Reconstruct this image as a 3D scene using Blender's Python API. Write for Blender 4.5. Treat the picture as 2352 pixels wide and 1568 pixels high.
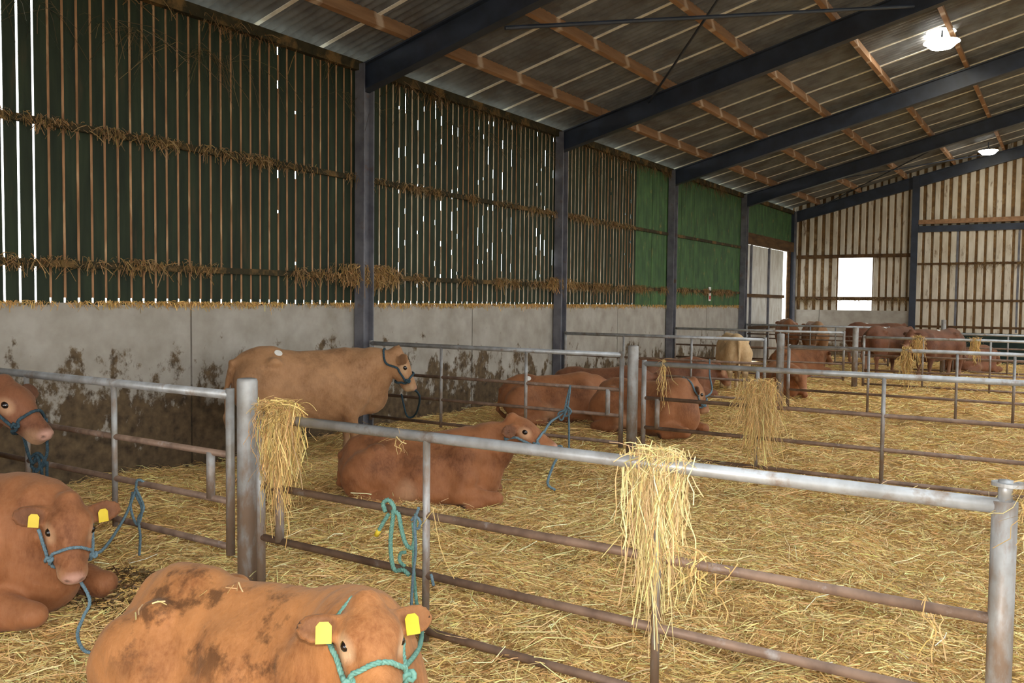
import bpy, math, random
import numpy as np
from mathutils import Matrix, Vector

for _o in list(bpy.data.objects):
    bpy.data.objects.remove(_o)
COL = bpy.context.scene.collection
RNG = np.random.default_rng(7)
random.seed(7)

# ------------------------------------------------------------------ camera
FPX = 1983.77
YAW, PITCH, ROLL = 0.5765, 0.0463, 0.0107
CAM = np.array([8.4513, 0.0, 1.787])
FW = np.array([-math.sin(YAW) * math.cos(PITCH), math.cos(YAW) * math.cos(PITCH), -math.sin(PITCH)])
_rt = np.array([math.cos(YAW), math.sin(YAW), 0.0])
_up = np.cross(_rt, FW)
RT = math.cos(ROLL) * _rt + math.sin(ROLL) * _up
UP = -math.sin(ROLL) * _rt + math.cos(ROLL) * _up
cam_data = bpy.data.cameras.new('camera')
cam_data.sensor_width = 36.0
cam_data.lens = FPX * 36.0 / 2352.0
cam_data.clip_start = 0.05
cam_data.clip_end = 500
cam = bpy.data.objects.new('camera', cam_data)
COL.objects.link(cam)
M = Matrix.Identity(4)
for i in range(3):
    M[i][0] = RT[i]; M[i][1] = UP[i]; M[i][2] = -FW[i]; M[i][3] = CAM[i]
cam.matrix_world = M
bpy.context.scene.camera = cam

def ray(u, v):
    return FW + (u - 1176.0) / FPX * RT - (v - 784.0) / FPX * UP
def at(u, v, Z):                       # pixel + distance along the view axis
    return CAM + ray(u, v) * Z
def onY(u, v, y):
    r = ray(u, v); return CAM + r * (y - CAM[1]) / r[1]
def onX(u, v, x):
    r = ray(u, v); return CAM + r * (x - CAM[0]) / r[0]
def onZ(u, v, z):
    r = ray(u, v); return CAM + r * (z - CAM[2]) / r[2]
def cdir(r, u, b):                     # direction given as right / up / towards the viewer
    d = r * RT + u * UP - b * FW
    return d / np.linalg.norm(d)

# ------------------------------------------------------------------ light and exposure
scene = bpy.context.scene
scene.view_settings.view_transform = 'Standard'
scene.view_settings.look = 'None'
scene.view_settings.gamma = 1.0
scene.view_settings.use_curve_mapping = False
scene.view_settings.exposure = 0.70
world = bpy.data.worlds.new('overcast_sky')
scene.world = world
world.use_nodes = True
wn = world.node_tree.nodes; wl = world.node_tree.links
for n in list(wn): wn.remove(n)
w_out = wn.new('ShaderNodeOutputWorld'); w_bg = wn.new('ShaderNodeBackground')
w_tc = wn.new('ShaderNodeTexCoord'); w_sep = wn.new('ShaderNodeSeparateXYZ'); w_ramp = wn.new('ShaderNodeValToRGB')
wl.new(w_tc.outputs['Generated'], w_sep.inputs[0]); wl.new(w_sep.outputs['Z'], w_ramp.inputs[0])
w_ramp.color_ramp.elements[0].color = (0.95, 0.95, 0.92, 1); w_ramp.color_ramp.elements[0].position = 0.0
w_ramp.color_ramp.elements[1].color = (0.80, 0.88, 1.0, 1); w_ramp.color_ramp.elements[1].position = 1.0
wl.new(w_ramp.outputs[0], w_bg.inputs['Color']); wl.new(w_bg.outputs[0], w_out.inputs[0])
w_bg.inputs['Strength'].default_value = 3.2

def light(name, kind, loc, energy, color, size=0.1, rot=None):
    d = bpy.data.lights.new(name, kind); d.energy = energy; d.color = color
    if kind == 'AREA': d.size = size
    else: d.shadow_soft_size = size
    o = bpy.data.objects.new(name, d); COL.objects.link(o); o.location = loc
    if rot is not None: o.rotation_euler = rot
    return o
# the photographer's flash, a small lamp held just above the lens
light('camera_flash', 'POINT', tuple(CAM + UP * 0.16 + FW * 0.02), 230.0, (1.0, 0.97, 0.92), 0.03)

# ------------------------------------------------------------------ helpers
def lin(c):
    return tuple(((x / 255.0) / 12.92 if x / 255.0 <= 0.04045 else ((x / 255.0 + 0.055) / 1.055) ** 2.4) for x in c)
def tag(o, label=None, cat=None, group=None, kind=None):
    if label: o['label'] = label
    if cat: o['category'] = cat
    if group: o['group'] = group
    if kind: o['kind'] = kind
    return o
def empty(name, loc=(0, 0, 0)):
    o = bpy.data.objects.new(name, None); COL.objects.link(o); o.location = tuple(loc)
    o.empty_display_size = 0.2
    return o
def mesh_data(name, verts, faces, mat, smooth=False, colors=None, attr='Tint'):
    me = bpy.data.meshes.new(name)
    V = np.asarray(verts, dtype=np.float32)
    if isinstance(faces, np.ndarray):
        nf, k = faces.shape
        me.vertices.add(len(V)); me.vertices.foreach_set('co', V.ravel())
        me.loops.add(nf * k); me.loops.foreach_set('vertex_index', faces.astype(np.int32).ravel())
        me.polygons.add(nf); me.polygons.foreach_set('loop_start', np.arange(0, nf * k, k, dtype=np.int32))
        me.update(calc_edges=True); me.validate()
    else:
        me.from_pydata([tuple(map(float, v)) for v in V], [], faces); me.update()
    if smooth:
        me.polygons.foreach_set('use_smooth', np.ones(len(me.polygons), dtype=bool))
    if colors is not None:
        a = me.color_attributes.new(attr, 'FLOAT_COLOR', 'POINT')
        a.data.foreach_set('color', np.asarray(colors, dtype=np.float32).ravel())
    if mat: me.materials.append(mat)
    return me
def mk(name, verts, faces, mat, parent=None, smooth=False, colors=None, attr='Tint'):
    V = np.asarray(verts, dtype=float)
    if parent is not None:
        V = V - np.array(parent.location)
    o = bpy.data.objects.new(name, mesh_data(name, V, faces, mat, smooth, colors, attr))
    COL.objects.link(o)
    if parent is not None: o.parent = parent
    return o
def link_copy(name, me, loc, parent=None):
    o = bpy.data.objects.new(name, me); COL.objects.link(o)
    if parent is not None:
        o.parent = parent; o.location = tuple(np.array(loc) - np.array(parent.location))
    else: o.location = tuple(loc)
    return o
def join(parts):
    V = []; F = []; n = 0
    for v, f in parts:
        V.append(np.asarray(v, dtype=float)); F += [tuple(i + n for i in q) for q in f]; n += len(v)
    return np.vstack(V), F
def box(x0, x1, y0, y1, z0, z1):
    v = [(x0, y0, z0), (x1, y0, z0), (x1, y1, z0), (x0, y1, z0), (x0, y0, z1), (x1, y0, z1), (x1, y1, z1), (x0, y1, z1)]
    f = [(3, 2, 1, 0), (4, 5, 6, 7), (0, 1, 5, 4), (1, 2, 6, 5), (2, 3, 7, 6), (3, 0, 4, 7)]
    return v, f
def bar(a, b, w, h, upv=(0, 0, 1)):
    """box beam from a to b, w wide, h tall (centred)"""
    a = np.array(a, float); b = np.array(b, float); d = b - a; d /= np.linalg.norm(d)
    s = np.cross(d, np.array(upv, float)); s /= np.linalg.norm(s); t = np.cross(s, d)
    v = []
    for p in (a, b):
        for i, j in ((-1, -1), (1, -1), (1, 1), (-1, 1)):
            v.append(p + s * i * w / 2 + t * j * h / 2)
    f = [(0, 1, 2, 3), (7, 6, 5, 4), (0, 4, 5, 1), (1, 5, 6, 2), (2, 6, 7, 3), (3, 7, 4, 0)]
    return np.array(v), f
def ibeam(a, b, w, h, t, upv=(0, 0, 1)):
    a = np.array(a, float); b = np.array(b, float); d = b - a; d /= np.linalg.norm(d)
    u = np.array(upv, float); s = np.cross(d, u); s /= np.linalg.norm(s); u = np.cross(s, d)
    o = (h - t) / 2
    return join([bar(a + u * o, b + u * o, w, t, u), bar(a - u * o, b - u * o, w, t, u), bar(a, b, t * 0.8, h - 2 * t, u)])
def smooth_path(pts, n=8):
    P = np.array(pts, float)
    if len(P) < 3: return P
    Q = np.vstack([2 * P[0] - P[1], P, 2 * P[-1] - P[-2]])
    out = []
    for i in range(1, len(Q) - 2):
        for t in np.linspace(0, 1, n, endpoint=False):
            p0, p1, p2, p3 = Q[i - 1], Q[i], Q[i + 1], Q[i + 2]
            out.append(0.5 * (2 * p1 + (p2 - p0) * t + (2 * p0 - 5 * p1 + 4 * p2 - p3) * t * t + (3 * p1 - p0 - 3 * p2 + p3) * t ** 3))
    out.append(P[-1])
    return np.array(out)
def frames(P):
    T = np.gradient(P, axis=0); T /= np.maximum(np.linalg.norm(T, axis=1), 1e-9)[:, None]
    ref = np.array([0, 0, 1.0]) if abs(T[0][2]) < 0.9 else np.array([1.0, 0, 0])
    N = []; n = ref - T[0] * (ref @ T[0]); n /= np.linalg.norm(n)
    for t in T:
        n = n - t * (n @ t); n /= max(np.linalg.norm(n), 1e-9); N.append(n.copy())
    N = np.array(N)
    return T, N, np.cross(T, N)
def tube(P, r, sides=12, cap=True):
    P = np.asarray(P, float); T, N, B = frames(P)
    rr = np.broadcast_to(np.asarray(r, float), (len(P),))
    a = np.linspace(0, 2 * np.pi, sides, endpoint=False)
    V = (P[:, None, :] + rr[:, None, None] * (np.cos(a)[None, :, None] * N[:, None, :] + np.sin(a)[None, :, None] * B[:, None, :])).reshape(-1, 3)
    F = []
    for i in range(len(P) - 1):
        for j in range(sides):
            k = (j + 1) % sides
            F.append((i * sides + j, i * sides + k, (i + 1) * sides + k, (i + 1) * sides + j))
    if cap:
        F.append(tuple(range(sides - 1, -1, -1))); F.append(tuple((len(P) - 1) * sides + j for j in range(sides)))
    return V, F
def rope(pts, r=0.007, n=10, pitch=0.05):
    """three-strand laid rope along a smooth path"""
    P = smooth_path(pts, n)
    L = np.concatenate([[0], np.cumsum(np.linalg.norm(np.diff(P, axis=0), axis=1))])
    m = max(6, int(L[-1] / 0.011))
    s = np.linspace(0, L[-1], m)
    P = np.stack([np.interp(s, L, P[:, i]) for i in range(3)], 1)
    T, N, B = frames(P)
    parts = []
    for k in range(3):
        ph = 2 * np.pi * (s / pitch + k / 3)
        Q = P + r * 0.5 * (np.cos(ph)[:, None] * N + np.sin(ph)[:, None] * B)
        parts.append(tube(Q, r * 0.62, 6))
    return join(parts)
def knot(c, r):
    c = np.array(c); t = np.linspace(0, 2 * np.pi, 22)
    P = c + r * np.stack([(np.sin(t) + 2 * np.sin(2 * t)) * 0.33, (np.cos(t) - 2 * np.cos(2 * t)) * 0.25, -np.sin(3 * t) * 0.5], 1)
    return tube(P, r * 0.36, 7)

# ------------------------------------------------------------------ procedural materials
def nodes(name):
    m = bpy.data.materials.new(name); m.use_nodes = True
    nt = m.node_tree; b = nt.nodes['Principled BSDF']
    return m, nt, b
def coords(nt, kind='Object', stretch=(1, 1, 1)):
    tc = nt.nodes.new('ShaderNodeTexCoord'); mp = nt.nodes.new('ShaderNodeMapping')
    mp.inputs['Scale'].default_value = stretch
    if kind == 'World':
        g = nt.nodes.new('ShaderNodeNewGeometry'); nt.links.new(g.outputs['Position'], mp.inputs['Vector'])
    else:
        nt.links.new(tc.outputs[kind], mp.inputs['Vector'])
    return mp.outputs['Vector']
def noise(nt, vec, scale, detail=4, rough=0.55):
    n = nt.nodes.new('ShaderNodeTexNoise'); n.inputs['Scale'].default_value = scale
    n.inputs['Detail'].default_value = detail; n.inputs['Roughness'].default_value = rough
    nt.links.new(vec, n.inputs['Vector']); return n.outputs['Fac']
def ramp(nt, fac, stops):
    r = nt.nodes.new('ShaderNodeValToRGB'); e = r.color_ramp.elements
    while len(e) < len(stops): e.new(0.5)
    for el, (p, c) in zip(e, stops):
        el.position = p; el.color = (*c, 1) if len(c) == 3 else c
    nt.links.new(fac, r.inputs[0]); return r.outputs['Color']
def mixc(nt, fac, a, b, mode='MIX'):
    x = nt.nodes.new('ShaderNodeMix'); x.data_type = 'RGBA'; x.blend_type = mode
    for sock, val in ((x.inputs['Factor'], fac), (x.inputs['A'], a), (x.inputs['B'], b)):
        pass
    fs, as_, bs = x.inputs[0], x.inputs[6], x.inputs[7]
    for s, val in ((fs, fac), (as_, a), (bs, b)):
        if hasattr(val, 'is_linked') or hasattr(val, 'links'): nt.links.new(val, s)
        elif isinstance(val, (int, float)): s.default_value = val
        else: s.default_value = (*val, 1) if len(val) == 3 else val
    return x.outputs[2]
def bump(nt, b, h, strength=0.3, dist=0.01):
    n = nt.nodes.new('ShaderNodeBump'); n.inputs['Strength'].default_value = strength; n.inputs['Distance'].default_value = dist
    nt.links.new(h, n.inputs['Height']); nt.links.new(n.outputs[0], b.inputs['Normal'])
def pm(name, c1, c2, scale=6, rough=0.8, metal=0.0, bmp=0.0, stretch=(1, 1, 1), c3=None, lo=0.35, hi=0.65, scale3=2.0, lo3=0.55, hi3=0.7, kind='World', detail=5, spec=0.3):
    m, nt, b = nodes(name)
    v = coords(nt, kind, stretch)
    n1 = noise(nt, v, scale, detail)
    c = ramp(nt, n1, [(lo, lin(c1)), (hi, lin(c2))])
    if c3 is not None:
        n3 = noise(nt, v, scale3, 6, 0.65)
        c = mixc(nt, ramp(nt, n3, [(lo3, (0, 0, 0)), (hi3, (1, 1, 1))]), c, lin(c3))
    nt.links.new(c, b.inputs['Base Color'])
    b.inputs['Roughness'].default_value = rough; b.inputs['Metallic'].default_value = metal
    b.inputs['Specular IOR Level'].default_value = spec
    if bmp: bump(nt, b, n1, bmp)
    return m
MAT = {}
MAT['board'] = pm('dark_green_board', (44, 54, 36), (30, 38, 26), 9, 0.75, bmp=0.15, stretch=(1, 1, .12), c3=(66, 58, 40), scale3=5, lo3=.6, hi3=.75)
MAT['batten'] = pm('dusty_batten', (172, 130, 94), (128, 94, 66), 14, 0.95, stretch=(1, 1, .2), c3=(196, 162, 124), scale3=8)
MAT['batten_pale'] = pm('pale_dusty_batten', (206, 186, 160), (160, 132, 104), 14, 0.95, stretch=(1, 1, .2), c3=(222, 210, 190), scale3=8)
MAT['girt'] = pm('dusty_girt_timber', (100, 74, 46), (70, 50, 32), 8, 0.95, stretch=(1, .2, 1))
MAT['girtdark'] = pm('dark_stained_girt', (62, 54, 36), (44, 42, 28), 8, 0.95, c3=(112, 88, 54), scale3=3, lo3=.5, hi3=.62)
MAT['greensheet'] = pm('green_sheet', (72, 104, 58), (48, 74, 42), 5, 0.6, c3=(122, 116, 66), scale3=9, lo3=.60, hi3=.72, stretch=(1, 1, .35))
MAT['cream'] = pm('cream_sheet', (214, 206, 190), (190, 178, 158), 5, 0.7, c3=(112, 82, 50), scale3=6, lo3=.57, hi3=.72, stretch=(1, 1, .3))
MAT['dusty'] = pm('dust_caked_sheet', (128, 98, 62), (96, 72, 44), 6, 0.9, c3=(150, 126, 92), scale3=4)
MAT['creamclean'] = pm('white_sheet', (214, 212, 204), (190, 184, 172), 5, 0.65, c3=(140, 112, 78), scale3=7, lo3=.62, hi3=.75, stretch=(1, 1, .4))
MAT['steel'] = pm('painted_steel_blue_black', (52, 60, 76), (38, 44, 56), 3, 0.45, spec=.5)
MAT['column'] = pm('painted_column_steel', (116, 116, 122), (88, 88, 96), 4, 0.55, c3=(104, 78, 56), scale3=3, lo3=.6, hi3=.72, spec=.4)
MAT['strip'] = pm('painted_lap_leak', (244, 242, 238), (222, 216, 208), 10, 0.8)  # near-white colour stands in for daylight leaking at the sheet laps
MAT['leafwood'] = pm('fresh_edge', (150, 112, 70), (120, 88, 54), 10, 0.9)
MAT['galv'] = pm('galvanised_pipe', (196, 200, 204), (160, 160, 160), 7, 0.42, 0.35, c3=(142, 118, 96), scale3=5, lo3=.55, hi3=.7, spec=.5)
MAT['rail'] = pm('muck_stained_pipe', (146, 120, 102), (112, 90, 76), 9, 0.55, 0.15, c3=(162, 152, 146), scale3=7, lo3=.6, hi3=.72, spec=.4)
MAT['post'] = pm('worn_galvanised_post', (176, 178, 178), (132, 124, 114), 4, 0.5, 0.3, c3=(110, 86, 62), scale3=4, lo3=.5, hi3=.66, spec=.4)
def post_mat():
    m, nt, b = nodes('worn_galvanised_post')
    v = coords(nt, 'World'); n1 = noise(nt, v, 5, 5)
    c = ramp(nt, n1, [(.35, lin((176, 178, 180))), (.65, lin((136, 130, 122)))])
    sep = nt.nodes.new('ShaderNodeSeparateXYZ'); nt.links.new(v, sep.inputs[0])
    mr = nt.nodes.new('ShaderNodeMapRange'); nt.links.new(sep.outputs['Z'], mr.inputs[0])
    mr.inputs[1].default_value = .1; mr.inputs[2].default_value = 1.25; mr.inputs[3].default_value = .20; mr.inputs[4].default_value = -.10
    ad = nt.nodes.new('ShaderNodeMath'); ad.operation = 'ADD'
    nt.links.new(noise(nt, coords(nt, 'World', (3, 3, 1)), 5, 6, .65), ad.inputs[0]); nt.links.new(mr.outputs[0], ad.inputs[1])
    c = mixc(nt, ramp(nt, ad.outputs[0], [(.48, (0, 0, 0)), (.70, (.85, .85, .85))]), c, lin((134, 108, 86)))
    nt.links.new(c, b.inputs['Base Color']); b.inputs['Roughness'].default_value = .5; b.inputs['Metallic'].default_value = .2
    return m
MAT['post'] = post_mat()
MAT['yellow'] = pm('yellow_tag', (228, 200, 62), (214, 184, 46), 8, 0.45, kind='Object')
MAT['white'] = pm('white_sticker', (240, 238, 232), (224, 220, 212), 8, 0.6, kind='Object')
MAT['red'] = pm('red_print', (196, 60, 60), (180, 46, 48), 8, 0.6, kind='Object')
MAT['eye'] = pm('dark_eye', (30, 20, 18), (18, 12, 12), 8, 0.08, kind='Object', spec=.8)
MAT['teal'] = pm('teal_rope', (124, 168, 154), (98, 146, 134), 60, 0.85, kind='World')
MAT['blue'] = pm('blue_rope', (116, 140, 150), (92, 116, 128), 60, 0.85, kind='World')
MAT['navy'] = pm('dark_blue_rope', (62, 84, 94), (44, 62, 72), 60, 0.85, kind='World')
MAT['redrope'] = pm('red_rope', (150, 56, 44), (120, 44, 36), 60, 0.85, kind='World')
MAT['yard'] = pm('pale_yard', (150, 146, 132), (120, 124, 96), .6, 0.95)
MAT['housing'] = pm('lamp_housing', (150, 152, 150), (120, 122, 120), 6, 0.5, 0.4)
MAT['darkgreen'] = pm('dark_green_barrier', (34, 52, 46), (24, 36, 34), 4, 0.7)
def emit(name, col, s):
    m, nt, b = nodes(name)
    b.inputs['Base Color'].default_value = (*col, 1); b.inputs['Emission Color'].default_value = (*col, 1)
    b.inputs['Emission Strength'].default_value = s
    return m
MAT['lamp'] = emit('lit_lamp_glass', (1.0, 0.96, 0.82), 40.0)

def concrete_mat():
    m, nt, b = nodes('stained_concrete')
    v = coords(nt, 'World')
    n1 = noise(nt, v, 3.0, 6)
    c = ramp(nt, n1, [(.3, lin((176, 170, 160))), (.7, lin((148, 140, 128)))])
    # muck splashed up from the bedding: dense low down, ragged patches higher up
    sep = nt.nodes.new('ShaderNodeSeparateXYZ'); nt.links.new(v, sep.inputs[0])
    n2 = noise(nt, coords(nt, 'World', (1, 1.0, .75)), 2.6, 8, 0.68)
    mr = nt.nodes.new('ShaderNodeMapRange'); nt.links.new(sep.outputs['Z'], mr.inputs[0])
    mr.inputs[1].default_value = 0.15; mr.inputs[2].default_value = 1.75; mr.inputs[3].default_value = 0.17; mr.inputs[4].default_value = -0.2
    ad = nt.nodes.new('ShaderNodeMath'); ad.operation = 'ADD'; nt.links.new(n2, ad.inputs[0]); nt.links.new(mr.outputs[0], ad.inputs[1])
    my = nt.nodes.new('ShaderNodeMapRange'); nt.links.new(sep.outputs['Y'], my.inputs[0])
    my.inputs[1].default_value = 6.0; my.inputs[2].default_value = 14.0; my.inputs[3].default_value = 0.035; my.inputs[4].default_value = -0.06
    ad2 = nt.nodes.new('ShaderNodeMath'); ad2.operation = 'ADD'; nt.links.new(ad.outputs[0], ad2.inputs[0]); nt.links.new(my.outputs[0], ad2.inputs[1])
    f = ramp(nt, ad2.outputs[0], [(.50, (0, 0, 0)), (.56, (1, 1, 1))])
    d = ramp(nt, noise(nt, v, 9, 5), [(.3, lin((62, 48, 32))), (.75, lin((118, 98, 70)))])
    c = mixc(nt, f, c, d)
    nt.links.new(c, b.inputs['Base Color']); b.inputs['Roughness'].default_value = .9
    bump(nt, b, n1, .25)
    return m
MAT['concrete'] = concrete_mat()

def purlin_mat():
    m, nt, b = nodes('orange_timber_purlin')
    v = coords(nt, 'World', (1, .12, 1)); n1 = noise(nt, v, 10, 5)
    c = ramp(nt, n1, [(.3, lin((128, 94, 66))), (.7, lin((166, 126, 92)))])
    # pale run-down stains under the sheet laps
    w = coords(nt, 'World'); sep = nt.nodes.new('ShaderNodeSeparateXYZ'); nt.links.new(w, sep.inputs[0])
    mo = nt.nodes.new('ShaderNodeMath'); mo.operation = 'PINGPONG'; mo.inputs[1].default_value = 0.55
    su = nt.nodes.new('ShaderNodeMath'); su.operation = 'ADD'; su.inputs[1].default_value = LAP_SHIFT
    nt.links.new(sep.outputs['Y'], su.inputs[0]); nt.links.new(su.outputs[0], mo.inputs[0])
    n2 = noise(nt, w, 7, 3)
    ad = nt.nodes.new('ShaderNodeMath'); ad.operation = 'MULTIPLY_ADD'; ad.inputs[1].default_value = .12; nt.links.new(n2, ad.inputs[0]); nt.links.new(mo.outputs[0], ad.inputs[2])
    f = ramp(nt, ad.outputs[0], [(.09, (.75, .75, .75)), (.15, (0, 0, 0))])
    c = mixc(nt, f, c, lin((206, 184, 164)))
    nt.links.new(c, b.inputs['Base Color']); b.inputs['Roughness'].default_value = .8
    return m
LAP_Y0 = 8.4                            # a sheet lap passes here; one every 1.1 m
LAP_SHIFT = -(LAP_Y0 % 1.1)
MAT['purlin'] = purlin_mat()
def added_rooflight_mat():  # panels added out of view so more daylight reaches the straw
    m, nt, b = nodes('added_translucent_panel')
    tr = nt.nodes.new('ShaderNodeBsdfTransparent'); tl = nt.nodes.new('ShaderNodeBsdfTranslucent'); mx = nt.nodes.new('ShaderNodeMixShader')
    tr.inputs[0].default_value = (.8, .82, .8, 1); tl.inputs[0].default_value = (.85, .86, .84, 1); mx.inputs[0].default_value = .35
    nt.links.new(tr.outputs[0], mx.inputs[1]); nt.links.new(tl.outputs[0], mx.inputs[2])
    nt.links.new(mx.outputs[0], nt.nodes['Material Output'].inputs['Surface'])
    return m
MAT['added_rooflight'] = added_rooflight_mat()
MAT['roof'] = pm('fibre_cement_sheet', (124, 127, 132), (98, 99, 103), 3, 0.9, c3=(94, 86, 78), scale3=1.2, lo3=.5, hi3=.75)

def straw_mat(name, gain=1.0):
    m, nt, b = nodes(name)
    a = nt.nodes.new('ShaderNodeAttribute'); a.attribute_name = 'Tint'
    nt.links.new(a.outputs['Color'], b.inputs['Base Color'])
    b.inputs['Roughness'].default_value = .5; b.inputs['Specular IOR Level'].default_value = .35
    return m
MAT['straw'] = straw_mat('straw_stalk')
def bed_mat():
    m, nt, b = nodes('trodden_straw_bed')
    v = coords(nt, 'World')
    n1 = noise(nt, v, 38, 8, .75); n2 = noise(nt, v, 1.3, 6, .6)
    sep = nt.nodes.new('ShaderNodeTexVoronoi'); sep.inputs['Scale'].default_value = 55; nt.links.new(v, sep.inputs['Vector'])
    c = ramp(nt, n1, [(.25, lin((154, 114, 62))), (.5, lin((208, 166, 100))), (.72, lin((240, 208, 148)))])
    f = ramp(nt, n2, [(.60, (0, 0, 0)), (.74, (.7, .7, .7))])
    c = mixc(nt, f, c, lin((130, 100, 56)))
    nt.links.new(c, b.inputs['Base Color']); b.inputs['Roughness'].default_value = .9
    bump(nt, b, n1, .8, .03)
    return m
MAT['bed'] = bed_mat()

def coat_mat(name, base, dark, pale):
    m, nt, b = nodes(name)
    a = nt.nodes.new('ShaderNodeAttribute'); a.attribute_name = 'Paint'
    sp = nt.nodes.new('ShaderNodeSeparateColor'); nt.links.new(a.outputs['Color'], sp.inputs[0])
    v = coords(nt, 'Object')
    n1 = noise(nt, v, 3.2, 6, .6)
    c = ramp(nt, n1, [(.38, lin(dark)), (.52, lin(base)), (.72, lin(tuple(min(255, int(x * 1.10) + 6) for x in base)))])
    n4 = noise(nt, coords(nt, 'Object', (1, 1, .45)), 46, 4, .7)
    c = mixc(nt, ramp(nt, n4, [(.3, (0, 0, 0)), (.75, (.6, .6, .6))]), c, lin(tuple(min(255, x + 22) for x in base)))
    n3 = noise(nt, v, 4.4, 7, .7)
    mu = nt.nodes.new('ShaderNodeMath'); mu.operation = 'MULTIPLY'
    al = nt.nodes.new('ShaderNodeAttribute'); al.attribute_name = 'Dirt'
    nt.links.new(ramp(nt, n3, [(.53, (0, 0, 0)), (.62, (1, 1, 1))]), mu.inputs[0]); nt.links.new(al.outputs['Fac'], mu.inputs[1])
    c = mixc(nt, mu.outputs[0], c, lin(tuple(int(x * .52) for x in dark)))
    c = mixc(nt, sp.outputs[0], c, lin(pale))
    c = mixc(nt, sp.outputs[1], c, lin((196, 150, 132)))
    c = mixc(nt, sp.outputs[2], c, lin((58, 40, 32)))
    nt.links.new(c, b.inputs['Base Color'])
    b.inputs['Roughness'].default_value = .62; b.inputs['Specular IOR Level'].default_value = .25
    b.inputs['Sheen Weight'].default_value = .15; b.inputs['Sheen Roughness'].default_value = .5
    b.inputs['Sheen Tint'].default_value = (1, .8, .6, 1)
    bump(nt, b, n4, .4, .012)
    return m
COATS = {
    'gold': coat_mat('golden_brown_coat', (172, 114, 66), (134, 82, 44), (214, 178, 140)),
    'red': coat_mat('red_brown_coat', (146, 92, 56), (110, 64, 36), (198, 156, 120)),
    'chestnut': coat_mat('chestnut_coat', (120, 74, 48), (90, 52, 34), (188, 146, 112)),
    'tan': coat_mat('tan_coat', (166, 122, 84), (140, 98, 64), (200, 166, 130)),
    'cream': coat_mat('cream_coat', (204, 172, 128), (182, 144, 98), (220, 196, 160)),
    'dark': coat_mat('dark_red_coat', (108, 66, 44), (80, 47, 32), (190, 148, 118)),
}

# ------------------------------------------------------------------ the building
BAY = 5.5
YC = [3.521 + BAY * k for k in range(-2, 6)]        # portal frame lines, y = -7.48 ... 31.02
Y_NEAR, Y_FAR = YC[0], YC[-1]
SPAN = 17.0
SL = 0.2526
ZC = 1.727                                            # top of the concrete wall
def z_under(x):                                       # underside of the purlins = top of the rafters
    xx = x if x <= SPAN / 2 else SPAN - x
    return 5.0 + SL * xx

# floor: the deep straw bed
def fnoise(x, y):
    return (0.045 * np.sin(1.7 * x + 0.6 * np.sin(1.1 * y)) * np.cos(1.35 * y + .7)
            + 0.03 * np.sin(3.9 * x + 1.3 * y) * np.sin(2.7 * y - 1.9 * x)
            + 0.018 * np.sin(8.1 * x - 3.3 * y) * np.cos(6.7 * y + 2.2 * x)
            + 0.010 * np.sin(17.0 * x + 9.0 * y) * np.cos(15.0 * y - 7.0 * x))
def floor_z(x, y):
    x = np.asarray(x, float); y = np.asarray(y, float)
    z = fnoise(x, y) - 0.02
    z = z + 0.34 * np.exp(-((x - .2) / .9) ** 2 - ((y - 14.6) / 1.5) ** 2)       # drift against the wall
    z = z - 0.10 * np.exp(-((x - .2) / 1.2) ** 2 - ((y - 6.0) / 3.0) ** 2)
    return z
def make_floor():
    xs = np.concatenate([np.linspace(-.02, 9.5, 191), np.linspace(9.7, SPAN, 30)])
    ys = np.concatenate([np.linspace(Y_NEAR, .5, 50), np.linspace(.55, 12.0, 230), np.linspace(12.1, Y_FAR, 190)])
    X, Y = np.meshgrid(xs, ys, indexing='ij')
    Z = floor_z(X, Y)
    V = np.stack([X, Y, Z], -1).reshape(-1, 3)
    nx, ny = len(xs), len(ys)
    i = np.arange(nx * ny).reshape(nx, ny)
    F = np.stack([i[:-1, :-1], i[1:, :-1], i[1:, 1:], i[:-1, 1:]], -1).reshape(-1, 4)
    o = mk('floor', V, F, MAT['bed'], smooth=True)
    tag(o, 'trodden golden straw bedding over the whole barn floor', 'floor', kind='structure')
    return o
FLOOR = make_floor()
yard = mk('ground_yard', *box(-60, 80, -60, 90, -.9, -.45), MAT['yard'])
tag(yard, 'pale open yard outside the barn', 'ground', kind='structure')

def profile_sheet(width, length, pitch, depth, kind='sine', seg=6):
    """corrugated sheet in the local plane: u along width, v along length, w out; returns verts (u,v,w), faces"""
    us = []; ws = []
    n = max(1, int(round(width / pitch)))
    p = width / n
    for k in range(n):
        if kind == 'sine':
            for s in range(seg):
                us.append((k + s / seg) * p); ws.append(depth / 2 * math.sin(2 * math.pi * s / seg))
        else:
            for a, w in ((0, 0), (.62, 0), (.70, 1), (.92, 1)):
                us.append((k + a) * p); ws.append(depth * w)
    us.append(width); ws.append(0.0)
    return np.array(us), np.array(ws)

# --- left wall
wall = empty('wall_left', (0, 12, 0))
tag(wall, 'long side wall of concrete panels below dark green vertical boarding', 'wall', kind='structure')
for k in range(len(YC) - 1):
    y0, y1 = YC[k], YC[k + 1]
    if k == len(YC) - 2: continue
    for j in range(2):
        a = y0 + j * BAY / 2 + .012; b = y0 + (j + 1) * BAY / 2 - .012
        mk('concrete_panel', *box(-.16, 0.0, a, b, -.3, ZC + random.uniform(-.006, .006)), MAT['concrete'], wall)
for y in YC:
    v, f = ibeam((.11, y, -.3), (.11, y, z_under(.11) - .0), .17, .21, .02, upv=(0, 1, 0))
    mk('column', v, f, MAT['column'], wall)
ga = onX(44.5, 500, 0)[1]; gb = onX(806, 500, 0)[1]
PITCH_B = (gb - ga) / 31.0
GAP = 0.024
Y_SPLIT = 18.3
board_top = 5.06
bm = mesh_data('board', *box(-.010, 0, -(PITCH_B - GAP) / 2, (PITCH_B - GAP) / 2, ZC - .02, board_top), MAT['board'])
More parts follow.
